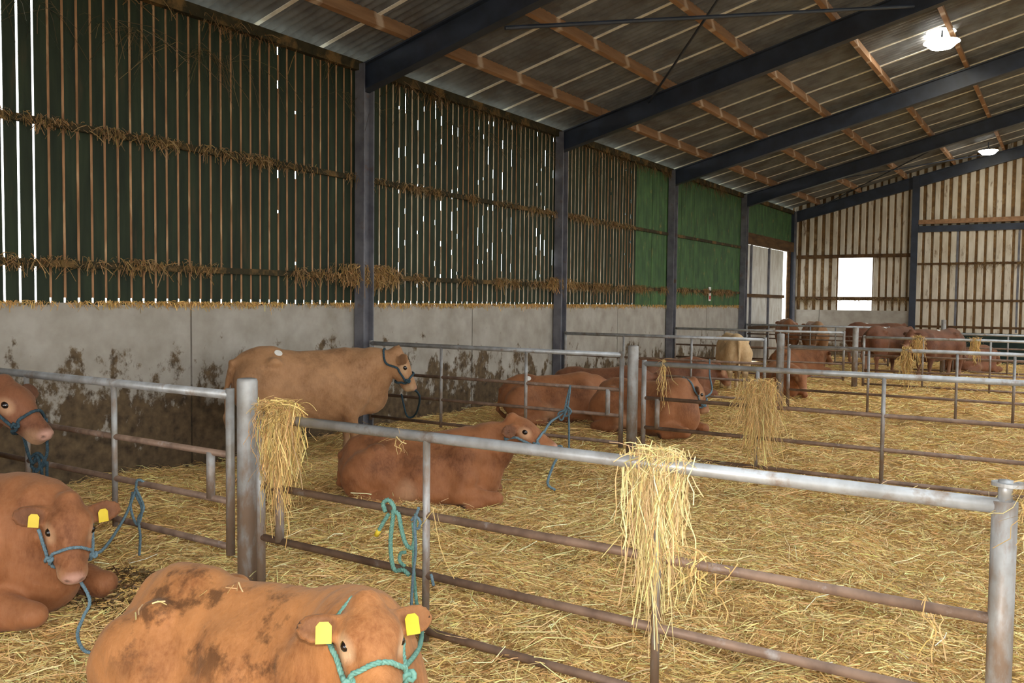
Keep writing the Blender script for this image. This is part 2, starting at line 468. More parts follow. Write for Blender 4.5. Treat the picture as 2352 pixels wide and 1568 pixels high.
bt_full = mesh_data('batten', *box(-.010, .004, -GAP / 2, GAP / 2, ZC + .05, board_top), MAT['batten'])
bt_pale = bt_full.copy(); bt_pale.materials.clear(); bt_pale.materials.append(MAT['batten_pale'])
k0 = int(math.floor((Y_NEAR - ga) / PITCH_B)) + 1
k1 = int(math.floor((Y_SPLIT - ga) / PITCH_B))
for k in range(k0, k1):
    y = ga + k * PITCH_B
    link_copy('board', bm, (random.uniform(-.003, .003), y + PITCH_B / 2, 0), wall)
    if -2 <= k <= 1: continue                     # open gaps, daylight shows through
    u = random.random()
    in_bay2 = YC[3] + .1 < y < YC[4]
    if in_bay2 and u < .32 or u < .08:            # dust strip with breaks
        z = ZC + .05
        segs = []
        while z < board_top:
            ln = random.uniform(.2, .9) if in_bay2 else random.uniform(.25, 1.3); segs.append(box(-.010, .004, y - GAP / 2, y + GAP / 2, z, min(z + ln, board_top)))
            z += ln + (random.choice([.05, .08, .15, .3]) if in_bay2 else random.choice([.04, .06, .1]))
        mk('batten', *join(segs), MAT['batten_pale' if in_bay2 else 'batten'], wall)
    else:
        link_copy('batten', bt_pale if y > YC[3] and random.random() < .6 else bt_full, (0, y, 0), wall)
for zg in (2.113, 3.476):
    for k in range(len(YC) - 2):
        mk('girt', *box(.0, .05, YC[k] + .12, YC[k + 1] - .12, zg - .035, zg + .035), MAT['girtdark'], wall)
# profiled green sheets from the last boarded bay to the far end
def sheet_on_left(y0, y1, z0, z1, mat, pitch=.15, x=0.0, depth=.045, parent=None, name='sheet'):
    us, ws = profile_sheet(y1 - y0, 1, pitch, depth, 'sine', 6)
    V = []; F = []
    for u, w in zip(us, ws):
        V.append((x + w, y0 + u, z0)); V.append((x + w, y0 + u, z1))
    for i in range(len(us) - 1):
        F.append((2 * i, 2 * i + 2, 2 * i + 3, 2 * i + 1))
    return mk(name, V, F, mat, parent, smooth=True)
y = ga + k1 * PITCH_B
while y < YC[6] - .05:
    y2 = min(y + .9, YC[6])
    sheet_on_left(y - .02, y2 + .02, ZC - .02, board_top, MAT['greensheet'], parent=wall)
    y = y2
y = YC[6]
while y < Y_FAR - .05:
    y2 = min(y + .92, Y_FAR)
    sheet_on_left(y - .02, y2 + .02, 3.93, board_top, MAT['greensheet'], parent=wall)
    y = y2
mk('lintel', *box(-.04, .12, YC[6] + .1, Y_FAR, 3.62, 3.95), MAT['girt'], wall)
# sliding door in the last bay
door = empty('door_1', (0.05, 28, 0))
tag(door, 'white corrugated sliding door beyond the green sheeting', 'door', kind='structure')
for a, b in ((25.64, 26.35), (26.40, 28.2), (28.25, 29.95)):
    sheet_on_left(a, b, .02, 3.6, MAT['creamclean'], pitch=.15, x=.03, depth=.02, parent=door, name='door_panel')
for z in (2.05, 1.05):
    mk('door_rail', *box(.05, .10, 25.6, 29.95, z - .05, z + .05), MAT['girt'], door)
mk('door_frame', *join([box(.02, .09, 26.34, 26.41, 0, 3.6), box(.02, .09, 28.19, 28.26, 0, 3.6)]), MAT['column'], door)
mk('wall_return', *box(-.02, .02, 30.55, Y_FAR, -.3, 3.7), MAT['girt'], wall)

# --- far gable wall
gab = empty('wall_far', (8.5, Y_FAR, 0))
tag(gab, 'far gable wall of dusty cream profiled sheets', 'wall', kind='structure')
WX0, WX1, WZ0, WZ1 = 1.592, 2.695, 1.624, 3.40
def gable_ribs(x0, x1, z0, ztop, y=Y_FAR + .1, parent=None, pitch=.235, w=.155):
    n = max(1, int(round((x1 - x0) / pitch))); p = (x1 - x0) / n
    for k in range(n):
        a = x0 + (k + .5) * p - w / 2; b = a + w
        ta = ztop if ztop is not None else z_under(a) + .18; tb = ztop if ztop is not None else z_under(b) + .18
        e = .018
        V = [(a, y - .002, z0), (a + e, y - .035, z0), (b - e, y - .035, z0), (b, y - .002, z0), (a, y - .002, ta), (a + e, y - .035, ta), (b - e, y - .035, tb), (b, y - .002, tb)]
        mk('rib', V, [(0, 1, 5, 4), (1, 2, 6, 5), (2, 3, 7, 6), (3, 2, 1, 0)], MAT['cream'], parent)
def gable_sheet(x0, x1, z0, ztop, mat, pitch=.25, y=Y_FAR + .1, name='sheet', parent=gab, depth=.04):
    us, ws = profile_sheet(x1 - x0, 1, pitch, depth, 'trap')
    V = []; F = []
    for u, w in zip(us, ws):
        zt = ztop if ztop is not None else z_under(x0 + u) + .2
        V.append((x0 + u, y, z0)); V.append((x0 + u, y, zt))
    for i in range(len(us) - 1):
        F.append((2 * i, 2 * i + 1, 2 * i + 3, 2 * i + 2))
    if x0 < 9.5: gable_ribs(x0, x1, z0, ztop, y, parent, w=.155 if parent is gab else .185)
    return mk(name, V, F, mat, parent)
XG = 3.99
edges = [0.0, .8, WX0, WX1, 3.35, XG]
for a, b in zip(edges[:-1], edges[1:]):
    if a == WX0:
        gable_sheet(a, b, WZ1, None, MAT['dusty'])
        continue
    gable_sheet(a, b, ZC - .13, None, MAT['dusty'])
x = XG
while x < SPAN - .1:
    x2 = min(x + 1.0, SPAN)
    gable_sheet(x, x2, 4.3 if x < 12.5 else .0, None, MAT['dusty'])
    x = x2
for a, b in ((0.0, 1.0), (1.02, XG - .1)):
    mk('concrete_panel', *box(a, b, Y_FAR + .0, Y_FAR + .16, -.3, 1.61), MAT['concrete'], gab)
for z in (2.01, 3.45):
    mk('girt', *box(.2, XG - .1, Y_FAR - .02, Y_FAR + .06, z - .06, z + .06), MAT['girt'], gab)
mk('girt', *box(XG + .1, 12.5, Y_FAR - .06, Y_FAR + .06, 4.44, 4.58), MAT['purlin'], gab)
for xx in (.02, XG, 12.6, SPAN - .1):
    v, f = ibeam((xx, Y_FAR - .02, -.3), (xx, Y_FAR - .02, z_under(xx)), .2, .2, .018, upv=(0, 1, 0))
    mk('column', v, f, MAT['steel'], gab)
gdoor = empty('door_2', (8, Y_FAR, 0))
tag(gdoor, 'wide cream sheeted sliding door in the far gable wall', 'door', kind='structure')
x = XG
while x < 12.4:
    x2 = min(x + 1.02, 12.5)
    gable_sheet(x, x2, .94, 4.2, MAT['dusty'], y=Y_FAR + .02, name='door_sheet', parent=gdoor)
    x = x2
mk('track_beam', *box(XG, 12.6, Y_FAR - .04, Y_FAR + .12, 4.18, 4.38), MAT['steel'], gdoor)
for z in (3.152, 1.97, 1.12):
    mk('door_rail', *box(XG + .1, 12.5, Y_FAR - .03, Y_FAR + .02, z - .035, z + .035), MAT['girt'], gdoor)
for xx in (5.25, 6.95, 8.6):
    mk('door_stile', *box(xx - .03, xx + .03, Y_FAR - .02, Y_FAR + .02, .97, 4.18), MAT['column'], gdoor)
mk('kick_panel', *box(XG + .1, 12.5, Y_FAR + .0, Y_FAR + .06, -.2, .95), MAT['darkgreen'], gdoor)

# --- right side wall: low concrete, open above (never in view; opening added to let daylight in)
wr = empty('wall_right', (SPAN, 12, 0))
tag(wr, 'unseen far side with low concrete wall, open front added for daylight', 'wall', kind='structure')
for k in range(len(YC) - 1):
    mk('concrete_panel', *box(SPAN, SPAN + .16, YC[k] + .01, YC[k + 1] - .01, -.3, ZC), MAT['concrete'], wr)
    mk('sheet', *box(SPAN, SPAN + .03, YC[k] + .01, YC[k + 1] - .01, 3.7, 5.1), MAT['board'], wr)
for y in YC:
    v, f = ibeam((SPAN - .11, y, -.3), (SPAN - .11, y, z_under(.11)), .17, .21, .02, upv=(0, 1, 0))
    mk('column', v, f, MAT['column'], wr)
# --- near gable (behind the viewer): sheeting above a tall unseen doorway, added for its daylight
wb = empty('wall_near', (8.5, Y_NEAR, 0))
tag(wb, 'unseen near gable wall, tall open doorway added for daylight', 'wall', kind='structure')
for a, b, z0 in ((0, 3.0, 0), (3.0, 14.0, 4.4), (14.0, SPAN, 0)):
    V = [(a, Y_NEAR, z0 - .3), (b, Y_NEAR, z0 - .3)]
    top = [(b, Y_NEAR, z_under(b) + .2)] + ([(8.5, Y_NEAR, z_under(8.5) + .2)] if a < 8.5 < b else []) + [(a, Y_NEAR, z_under(a) + .2)]
    mk('sheet', V + top, [tuple(range(len(V) + len(top)))], MAT['cream'], wb)

# --- roof
roof = empty('ceiling', (8.5, 12, 5))
tag(roof, 'pitched barn roof of corrugated sheets on timber purlins and steel rafters', 'ceiling', kind='structure')
SH_W = 1.1
def roof_sheet_mesh(side):
    us, ws = profile_sheet(SH_W, 1, .137, .052, 'sine', 6)
    V = []; F = []
    for u, w in zip(us, ws):
        for x in (-.35, SPAN / 2 + .02):
            zz = 5.0 + SL * x + .205 + w
            xx = x if side == 0 else SPAN - x
            V.append((xx, u, zz))
    for i in range(len(us) - 1):
        q = (2 * i, 2 * i + 1, 2 * i + 3, 2 * i + 2)
        F.append(q if side else q[::-1])
    return mesh_data('roof_sheet', V, F, MAT['roof'], True)
rs = [roof_sheet_mesh(0), roof_sheet_mesh(1)]
st_parts = [bar((-.3, 0, 5.0 + SL * -.3 + .176), (SPAN / 2, 0, 5.0 + SL * SPAN / 2 + .176), .062, .014)]
strip_me = mesh_data('lap_leak_strip', *join(st_parts), MAT['strip'])  # leaking light painted as a pale strip under each lap
n0 = int(math.floor((Y_NEAR - LAP_Y0) / SH_W)); n1 = int(math.ceil((Y_FAR - LAP_Y0) / SH_W))
added_light_sheet = rs[1].copy(); added_light_sheet.materials.clear(); added_light_sheet.materials.append(MAT['added_rooflight'])  # added see-through sheets on the unseen slope, to brighten the floor
for k in range(n0, n1):
    y = LAP_Y0 + k * SH_W
    for s in (0, 1):
        link_copy('roof_sheet', added_light_sheet if s == 1 and k % 2 == 0 else rs[s], (0, y + .006, random.uniform(-.004, .004)), roof)
    link_copy('lap_leak_strip', strip_me, (0, y, 0), roof)
PX = [.93, 2.27, 3.69, 5.1, 6.45, 7.85]
for x in PX + [SPAN - q for q in PX]:
    z = z_under(x)
    up_ = np.array([-SL if x < SPAN / 2 else SL, 0, 1.0]); up_ /= np.linalg.norm(up_)
    for k in range(len(YC) - 1):
        c = np.array([x, 0, z]) + up_ * .095
        v, f = bar(c + np.array([0, YC[k] + .004, 0]), c + np.array([0, YC[k + 1] - .004, 0]), .075, .185, up_)
        mk('purlin', v, f, MAT['purlin'], roof)
mk('eave_beam', *box(-.02, .10, Y_NEAR, Y_FAR, 4.94, 5.07), MAT['girtdark'], roof)
RD = .36
for y in YC:
    for s in (0, 1):
        def X(x): return x if s == 0 else SPAN - x
        n = np.array([-SL if s == 0 else SL, 0, 1.0]); n /= np.linalg.norm(n)
        a = np.array([X(.0), y, 5.0]) - n * RD / 2; b = np.array([X(SPAN / 2), y, 5.0 + SL * SPAN / 2]) - n * RD / 2
        v, f = ibeam(a, b, .165, RD, .022, n)
        hx = X(.9)
        hv = [(X(.21), y - .01, 4.25), (X(.21), y + .01, 4.25), (X(.21), y - .01, 4.72), (X(.21), y + .01, 4.72), (hx, y - .01, 4.86), (hx, y + .01, 4.86)]
        mk('rafter', v, f, MAT['steel'], roof)
def rod(a, b, r=.018, name='brace_rod'):
    mk(name, *tube([a, b], r, 8), MAT['steel'], roof)
def under(x, dz=.2):
    return z_under(x) - dz
# crossed braces between frames
ya, yb = YC[3], YC[4]
rod(tuple(onY(1160, 64, ya)), tuple(onY(2098, 14, yb - .1)), .028)
rod((onY(1495, 248, yb)[0], yb - .1, under(onY(1495, 248, yb)[0], .12)), (6.3, ya, under(6.3, .12)), .02)
ya, yb = YC[6], YC[7]
rod((.9, yb - .1, under(.9, .1)), (6.3, ya, under(6.3, .1)), .02)
rod((.9, ya, under(.9, .1)), (6.9, yb - .1, under(6.9, .1)), .02)

# ------------------------------------------------------------------ lamps
def high_bay(loc, r, label):
    t = empty('high_bay_lamp', loc)
    tag(t, label, 'lamp', 'high bay lamps under the roof')
    c = np.array(loc)
    prof = [(r * .3, .075), (r * .55, .06), (r * .85, .03), (r, .0)]
    V = []; F = []; n = 24
    for rr, z in prof:
        for j in range(n):
            a = 2 * math.pi * j / n; V.append(c + np.array([rr * math.cos(a), rr * math.sin(a), z]))
    for i in range(len(prof) - 1):
        for j in range(n):
            k = (j + 1) % n; F.append((i * n + j, i * n + k, (i + 1) * n + k, (i + 1) * n + j))
    F.append(tuple(range(n - 1, -1, -1)))
    mk('reflector', V, F, MAT['housing'], t, True)
    V = [c + np.array([r * .97 * math.cos(2 * math.pi * j / n), r * .97 * math.sin(2 * math.pi * j / n), .012]) for j in range(n)]
    V += [c + np.array([r * .6 * math.cos(2 * math.pi * j / n), r * .6 * math.sin(2 * math.pi * j / n), -.09]) for j in range(n)]
    F = [(j, (j + 1) % n, n + (j + 1) % n, n + j)[::-1] for j in range(n)] + [tuple(range(n, 2 * n))[::-1]]
    mk('glass', V, F, MAT['lamp'], t, True)
    mk('hanger', *tube([c + np.array([0, 0, .06]), np.array([c[0], c[1], z_under(c[0]) + .02])], .015, 8), MAT['steel'], t)
pl = onY(2155, 76, 17.6); high_bay(tuple(pl), .30, 'lit round lamp hanging under the roof, farther one of a close pair')
pl = onY(2163, 98, 17.0); high_bay(tuple(pl), .30, 'lit round lamp hanging under the roof, nearer one of a close pair')
pl = onY(2270, 347, 28.9); high_bay(tuple(pl), .27, 'single lit round lamp hanging near the far gable wall')

# small sign on the green sheeting
sg = empty('wall_sign', (.05, 22.88, 2.05)); tag(sg, 'small upright white sign with red foot on green sheeting', 'sign')
mk('panel', *box(.03, .045, 22.80, 22.96, 1.86, 2.24), MAT['white'], sg)
mk('red_band', *box(.045, .05, 22.82, 22.94, 1.90, 2.0), MAT['red'], sg)
# ------------------------------------------------------------------ pens
def pipe(a, b, r, sides=14):
    return tube([a, b], r, sides)
def gate(y, x0, x1, ztop, rails, ups, label, stub=None, thick_end=False, rtop=.029, r=.021, group='tubular pen gates'):
    t = empty('pen_gate', ((x0 + x1) / 2, y, 0))
    tag(t, label, 'gate', group)
    mk('top_rail', *pipe((x0, y, ztop), (x1, y, ztop), rtop), MAT['galv'], t, True)
    for z in rails:
        mk('rail', *pipe((x0, y, z), (x1, y, z), r), MAT['rail'], t, True)
    zb = min(rails) - .05
    for u in ups:
        mk('upright', *pipe((u, y - .004, zb), (u, y - .004, ztop - .01), r * .95), MAT['post'], t, True)
    mk('stile', *pipe((x0, y, zb), (x0, y, ztop + .04), .027), MAT['post'], t, True)
    if thick_end:
        st = mk('stile', *pipe((x1, y, zb), (x1, y, ztop + .02), .042, 20), MAT['post'], t, True)
        mk('pin', *pipe((x1, y, ztop + .02), (x1, y, ztop + .095), .024, 16), MAT['galv'], t, True).parent = st
        # flat hinge eye around the pin
        V = []; F = []; n = 28
        for zz in (ztop + .075, ztop + .088):
            for rr in (.026, .05):
                for j in range(n):
                    a = 2 * math.pi * j / n; V.append((x1 + .012 + rr * math.cos(a) * 1.15, y + rr * math.sin(a), zz))
        for j in range(n):
            k = (j + 1) % n
            F += [(j, k, n + k, n + j)[::-1], (2 * n + j, 2 * n + k, 3 * n + k, 3 * n + j), (n + j, n + k, 3 * n + k, 3 * n + j), (j, 2 * n + j, 2 * n + k, k)]
        mk('hinge_eye', V, F, MAT['galv'], t).parent = st
    else:
        mk('stile', *pipe((x1, y, zb), (x1, y, ztop + .04), .027), MAT['post'], t, True)
    if stub:
        mk('stub', *pipe((stub[0], y - .006, stub[1]), (stub[0], y - .006, stub[2]), .027), MAT['post'], t, True)
    return t
def post(x, y, ztop, label):
    P = [(x, y, -.3), (x, y, ztop - .02), (x, y, ztop - .004), (x, y, ztop)]
    o = mk('gate_post', *tube(P, [.062, .062, .058, .045], 24), MAT['post'], None, True)
    tag(o, label, 'post', 'steel posts between gates')
F0, F1, F2, F3, F4 = YC[2], YC[3], YC[4], YC[5], YC[6]
gate(F0, .24, 4.08, 1.19, [.815, .522, .235], [.45, 1.715, 2.86], 'pen gate between concrete wall and straw-hung post, beside the tethered head', (3.9, .522, .815))
post(4.24, F0, 1.303, 'round steel post beside the big straw wad on the front gate')
gate(F0, 4.36, 8.267, 1.075, [.662, .345, .045], [5.64, 6.94], 'front pen gate with straw wad over its top rail', (4.53, .345, .662), True)
gate(F0, 8.40, 12.3, 1.075, [.662, .345, .045], [9.6, 10.9], 'pen gate hinged beyond the thick end stile')
gate(F1, .24, 4.10, 1.185, [.78, .48, .165], [1.48, 2.80], 'pen gate running from concrete wall behind the standing tan animal', (3.93, .48, .78))
post(4.24, F1, 1.30, 'round steel post behind the straw wad of the front gate')
gate(F1, 4.38, 8.2, 1.10, [.71, .375, .065], [5.68, 6.92], 'second pen gate with straw hanging at its first upright', (4.55, .375, .71))
gate(F1, 8.36, 12.3, 1.10, [.71, .375, .065], [9.6, 10.9], 'pen gate in second row beside the passage')
gate(F2, .24, 4.10, 1.185, [.78, .48, .165], [1.48, 2.80], 'pen gate in front of the standing cream animal')
post(4.36, F2, 1.30, 'round steel post right of the standing cream animal')
gate(F2, 4.50, 8.3, 1.09, [.70, .375, .07], [5.75, 7.0, 7.75], 'third pen gate across the straw with a thin straw wisp')
gate(F3, .24, 4.2, 1.17, [.78, .48, .165], [1.48, 2.80], 'pen gate behind the standing cream animal')
post(4.44, F3, 1.30, 'round steel post before the two rear-facing animals')
gate(F3, 4.62, 8.3, 1.09, [.70, .375, .07], [5.8, 7.05], 'fourth pen gate in front of the dark red animals')
gate(F4, .24, 4.2, 1.17, [.9, .78, .48, .165], [.9, 1.48, 2.1, 2.80], 'pen gate before the white sliding door')
gate(F4, 4.62, 8.3, 1.05, [.70, .375, .07], [5.8, 7.05], 'rearmost pen gate before the dark green kick panel')
post(5.55, F4, 1.42, 'slender steel post behind the dark red animals')

# ------------------------------------------------------------------ straw
def straw_cols(n, base=(236, 196, 130), var=.22, rng=RNG):
    b = np.array(lin(base)); k = np.exp(rng.normal(0, var, (n, 1)))
    t = rng.normal(0, .06, (n, 3))
    c = np.clip(b * k * (1 + t), .01, .95)
    return np.hstack([c, np.ones((n, 1))])
def strands(P, width, cols):
    """P: (n, m, 3) polylines -> ribbon mesh with a random twist"""
    n, m, _ = P.shape
    T = P[:, -1] - P[:, 0]; T /= np.maximum(np.linalg.norm(T, axis=1), 1e-6)[:, None]
    R = RNG.normal(size=(n, 3)); S = np.cross(T, R); S /= np.maximum(np.linalg.norm(S, axis=1), 1e-6)[:, None]
    w = (np.asarray(width) * np.ones(n))[:, None, None] * .5
    A = P - S[:, None, :] * w; B = P + S[:, None, :] * w
    V = np.stack([A, B], 2).reshape(-1, 3)
    base = (np.arange(n) * m * 2)[:, None] + (np.arange(m - 1) * 2)[None, :]
    F = np.stack([base, base + 1, base + 3, base + 2], -1).reshape(-1, 4)
    C = np.repeat(cols, m * 2, axis=0)
    return V, F, C
def scatter(n, x0, x1, y0, y1, ln=(.06, .22), w=.0045, lift=.03, base=(236, 196, 130)):
    x = RNG.uniform(x0, x1, n); y = RNG.uniform(y0, y1, n)
    a = RNG.uniform(0, 2 * np.pi, n); l = RNG.uniform(ln[0], ln[1], n); tilt = RNG.normal(0, .16, n)
    d = np.stack([np.cos(a) * np.cos(tilt), np.sin(a) * np.cos(tilt), np.sin(tilt)], 1)
    c = np.stack([x, y, np.zeros(n)], 1)
    q = np.stack([-np.sin(a), np.cos(a), RNG.normal(0, .6, n)], 1) * (RNG.normal(0, .12, n) * l)[:, None]
    pts = np.stack([c - d * (l / 2)[:, None], c + q, c + d * (l / 2)[:, None]], 1)
    up = np.abs(RNG.normal(0, lift, n))
    zf = floor_z(pts[:, :, 0], pts[:, :, 1])
    pts[:, :, 2] = np.maximum(pts[:, :, 2] + zf + up[:, None], zf + .002)
    return strands(pts, RNG.uniform(.6, 1.3, n) * w, straw_cols(n, base, .30))
def stuff(name, chunks, label, cat='straw', parent=None):
    V = []; F = []; C = []; n = 0
    for v, f, c in chunks:
        V.append(v); F.append(f + n); C.append(c); n += len(v)
    o = mk(name, np.vstack(V), np.vstack(F), MAT['straw'], parent, False, np.vstack(C))
    return tag(o, label, cat, kind='stuff')
stuff('loose_straw', [
    scatter(24000, 3.0, 8.6, 1.0, 6.0), scatter(110000, 3.0, 8.6, 1.0, 7.0, (.025, .085), .0042, .018, (240, 202, 136)), scatter(14000, .1, 3.2, .6, 4.0), scatter(20000, .08, 3.2, 4.0, 9.6), scatter(14000, 1.0, 8.6, 6.0, 9.5), scatter(40000, 1.0, 8.6, 6.5, 10.0, (.03, .11), .005, .02),
    scatter(26000, .2, 8.6, 9.5, 15.0, (.08, .26), .006), scatter(16000, .2, 8.6, 15, 22, (.1, .3), .008), scatter(7000, .3, 8.6, 22, 30.5, (.12, .35), .01),
    scatter(3000, 3.0, 8.6, 1.0, 9.0, (.1, .3), .005, .06, (236, 210, 150)),
    scatter(6000, 8.6, 13, .5, 12)],
    'loose golden straw stalks strewn over the barn floor')
def heap(c, r, h, n, label):
    x = RNG.normal(0, r[0] * .5, n); y = RNG.normal(0, r[1] * .5, n)
    z = h * np.exp(-(x / r[0]) ** 2 * 1.5 - (y / r[1]) ** 2 * 1.5)
    a = RNG.uniform(0, 6.28, n); l = RNG.uniform(.04, .12, n)
    p = np.stack([c[0] + x, c[1] + y, floor_z(c[0] + x, c[1] + y) + z * RNG.uniform(.5, 1.05, n) + .01], 1)
    d = np.stack([np.cos(a), np.sin(a), RNG.normal(-.15, .25, n)], 1) * l[:, None]
    P = np.stack([p - d * .5, p + np.array([0, 0, .01]), p + d * .5], 1)
    P[:, :, 2] = np.maximum(P[:, :, 2], floor_z(P[:, :, 0], P[:, :, 1]) + .004)
    k = int(n * .6)
    c1 = straw_cols(k, (104, 80, 50), .3); c2 = straw_cols(n - k, (214, 176, 110), .25)  # dark stalks paint in the hollow's shadow as well as muck
    stuff('straw_heap', [strands(P, .008, np.vstack([c1, c2]))], label)
heap(onZ(285, 1350, .02), (.36, .24), .16, 4200, 'mucky straw heap with painted hollow shadow beside the red-brown animal')
def hank(anchor, width, drop, n, dirv=(1, 0, 0), thick=.06, base=(214, 180, 116), spread=.5, w=.0042, over=.5):
    """stalks draped over a rail: a heap on top, tails hanging down both sides"""
    a = np.array(anchor, float); d = np.array(dirv, float)
    s = np.clip(RNG.normal(0, .42, n), -1.1, 1.1) * width / 2
    side = np.where(RNG.random(n) < over, -1.0, 1.0)
    perp = np.array([d[1], -d[0], 0.0])
    length = np.abs(RNG.normal(.55, .3, n)).clip(.08, 1.15) * drop * (1 - .35 * np.abs(s) / (width / 2))
    st = RNG.random(n) ** 1.6 * drop * .55
    m = 5; t = np.linspace(0, 1, m)
    P = np.zeros((n, m, 3))
    top = RNG.uniform(-.01, thick, n)
    fall = np.where(RNG.random(n) < .6, 0.0, st)
    jit = RNG.normal(0, spread * .12, n)
    for i, tt in enumerate(t):
        off = (.015 + RNG.uniform(.0, .045, n)) * (0.2 + min(1, tt * 3)) * side
        P[:, i, :] = a + d * (s * (1 - .25 * tt) + jit * tt + RNG.normal(0, .013, n))[:, None] + perp * off[:, None]
        P[:, i, 2] += top * (1 - tt) - fall * min(1, tt * 4 + .3) - length * tt + RNG.normal(0, .006, n)
    k = n // 5                                        # stalks lying across the top, sticking out
    l = RNG.uniform(.06, .2, k); an = RNG.uniform(0, 2 * np.pi, k)
    dd = np.stack([np.cos(an), np.sin(an), RNG.normal(0, .35, k)], 1)
    c = a + d * (RNG.normal(0, .38, k) * width / 2)[:, None] + np.stack([np.zeros(k), RNG.normal(0, .03, k), RNG.uniform(0, thick, k)], 1)
    Q = c[:, None, :] + dd[:, None, :] * ((t - .5)[None, :, None] * l[:, None, None])
    Q[:, :, 2] -= ((t - .5) ** 2)[None, :] * .08
    return strands(np.concatenate([P, Q]), RNG.uniform(.6, 1.3, n + k) * w, straw_cols(n + k, base, .25))
def wad(anchor, width, drop, n, label, **kw):
    o = stuff('straw_wad', [hank(anchor, width, drop, n, **kw)], label)
    return o
wad(onY(640, 945, F0 - .02) + np.array([0, 0, .0]), .34, .52, 900, 'thick straw wad hanging beside the front gate post', thick=.07)
wad((onY(1508, 1062, F0)[0], F0, 1.10), .30, .62, 620, 'pale straw wad draped over the front gate top rail', base=(232, 204, 146), thick=.06)
stuff('straw_wisp', [hank((onY(1600, 1290, F0)[0], F0, .68), .3, .22, 60, base=(222, 190, 128))], 'thin straw wisps on the second rail below the draped wad')
stuff('straw_wisp', [hank((onY(2135, 1390, F0)[0], F0, .66), .08, .25, 16, base=(222, 190, 128))], 'few straw stalks dangling from the second rail near the thick stile')
stuff('straw_wisp', [hank((8.35, F0, 1.16), .10, .22, 40, base=(222, 190, 128))], 'small straw tuft caught on the thick end stile hinge')
stuff('straw_wisp', [hank((onY(915, 1018, F0)[0], F0, 1.06), .05, .1, 8, base=(222, 190, 128))], 'tiny straw bit hanging under the front gate top rail')
stuff('straw_wisp', [hank((onY(1002, 1195, F0)[0], F0, .69), .06, .25, 10, base=(222, 190, 128))], 'few straw stalks beside the roped upright of the front gate')
wad((onY(1748, 925, F1)[0], F1 - .03, .82), .40, .62, 1000, 'large straw wad hanging on the second pen gate', thick=.2, base=(224, 188, 126), spread=1.0)
wad((onY(1358 + 0, 1000, F1)[0] + .9, F1, 1.1), .05, .5, 30, 'thin straw strands hanging by the hinge stile of second gate')
wad((onY(2085, 800, F2)[0], F2, 1.10), .16, .55, 160, 'narrow straw wisp hanging on the third pen gate', w=.008)
wad((onY(2110, 770, F3)[0], F3, 1.10), .22, .5, 160, 'straw wisp hanging on the fourth pen gate by dark red animals', w=.009)
wad((onY(2240, 785, F3)[0], F3, 1.10), .2, .5, 120, 'small straw wisp on the fourth pen gate over green panel', w=.009)

# dusty tufts on the wall rails, under the eaves and along the top of the concrete
def tufts(z, x, y0, y1, n_t, drop, base, per=40, w=.006, zj=.05):
    out = []
    for _ in range(n_t):
        y = RNG.uniform(y0, y1); k = int(per * RNG.uniform(.3, 1.6))
        wd = RNG.uniform(.04, .22)
        c = np.array([x, y, z])
        P0 = c + np.stack([RNG.uniform(-.02, .05, k), RNG.normal(0, wd, k), RNG.uniform(-zj, zj, k)], 1)
        l = np.abs(RNG.normal(drop, drop * .5, k)) + .02
        dirv = np.stack([RNG.normal(.1, .3, k), RNG.normal(0, .8, k), RNG.normal(-.7, .5, k)], 1)
        P = P0[:, None, :] + dirv[:, None, :] * (np.linspace(0, 1, 3)[None, :, None] * l[:, None, None])
        P[:, 2, 2] -= l * .3
        P[:, :, 0] = np.maximum(P[:, :, 0], .006)
        out.append(strands(P, RNG.uniform(.6, 1.5, k) * w, straw_cols(k, base, .25)))
    return out
DUST = (132, 104, 64)
stuff('straw_tufts', tufts(3.50, .05, .5, 18, 90, .04, DUST, 44, .006, .045), 'dusty straw tufts caught along the upper wall rail')
stuff('straw_tufts', tufts(2.14, .05, .5, 25, 120, .045, (144, 112, 68), 46, .006, .06), 'dusty straw tufts caught along the lower wall rail')
stuff('straw_tufts', tufts(2.16, .09, YC[3] - .45, YC[3] + .6, 22, .05, (158, 124, 76), 90, .006, .13), 'big dusty straw tuft around the nearest wall column')
stuff('straw_tufts', tufts(2.16, .09, YC[4] - .4, YC[4] + .4, 14, .045, (158, 124, 76), 70, .006, .10), 'big dusty straw tuft around the second wall column')
stuff('straw_tufts', tufts(5.0, .06, .5, 25, 110, .1, (110, 84, 50), 24), 'cobwebbed straw hanging along the eaves of the boarded wall')
stuff('straw_tufts', tufts(4.6, .03, 4.2, 18, 40, .25, (92, 76, 46), 10, .004), 'fine cobweb strands on the upper boards')
stuff('straw_ledge', tufts(ZC + .012, -.02, 1.0, 25.4, 420, .02, (206, 166, 100), 22, .006, .012), 'straw lying along the top of the concrete wall')
stuff('straw_tufts', [(v[:, [1, 0, 2]] * np.array([1, -1, 1]) + np.array([0, Y_FAR, 0]), f, c) for v, f, c in tufts(2.02, .02, .3, 3.9, 18, .1, DUST)], 'dusty straw on the rail of the far gable wall')
stuff('straw_tufts', [(v[:, [1, 0, 2]] * np.array([1, -1, 1]) + np.array([0, Y_FAR, 0]), f, c) for v, f, c in tufts(3.16, .04, 4.2, 8.5, 14, .1, DUST)], 'dusty straw on the rail of the far sliding door')

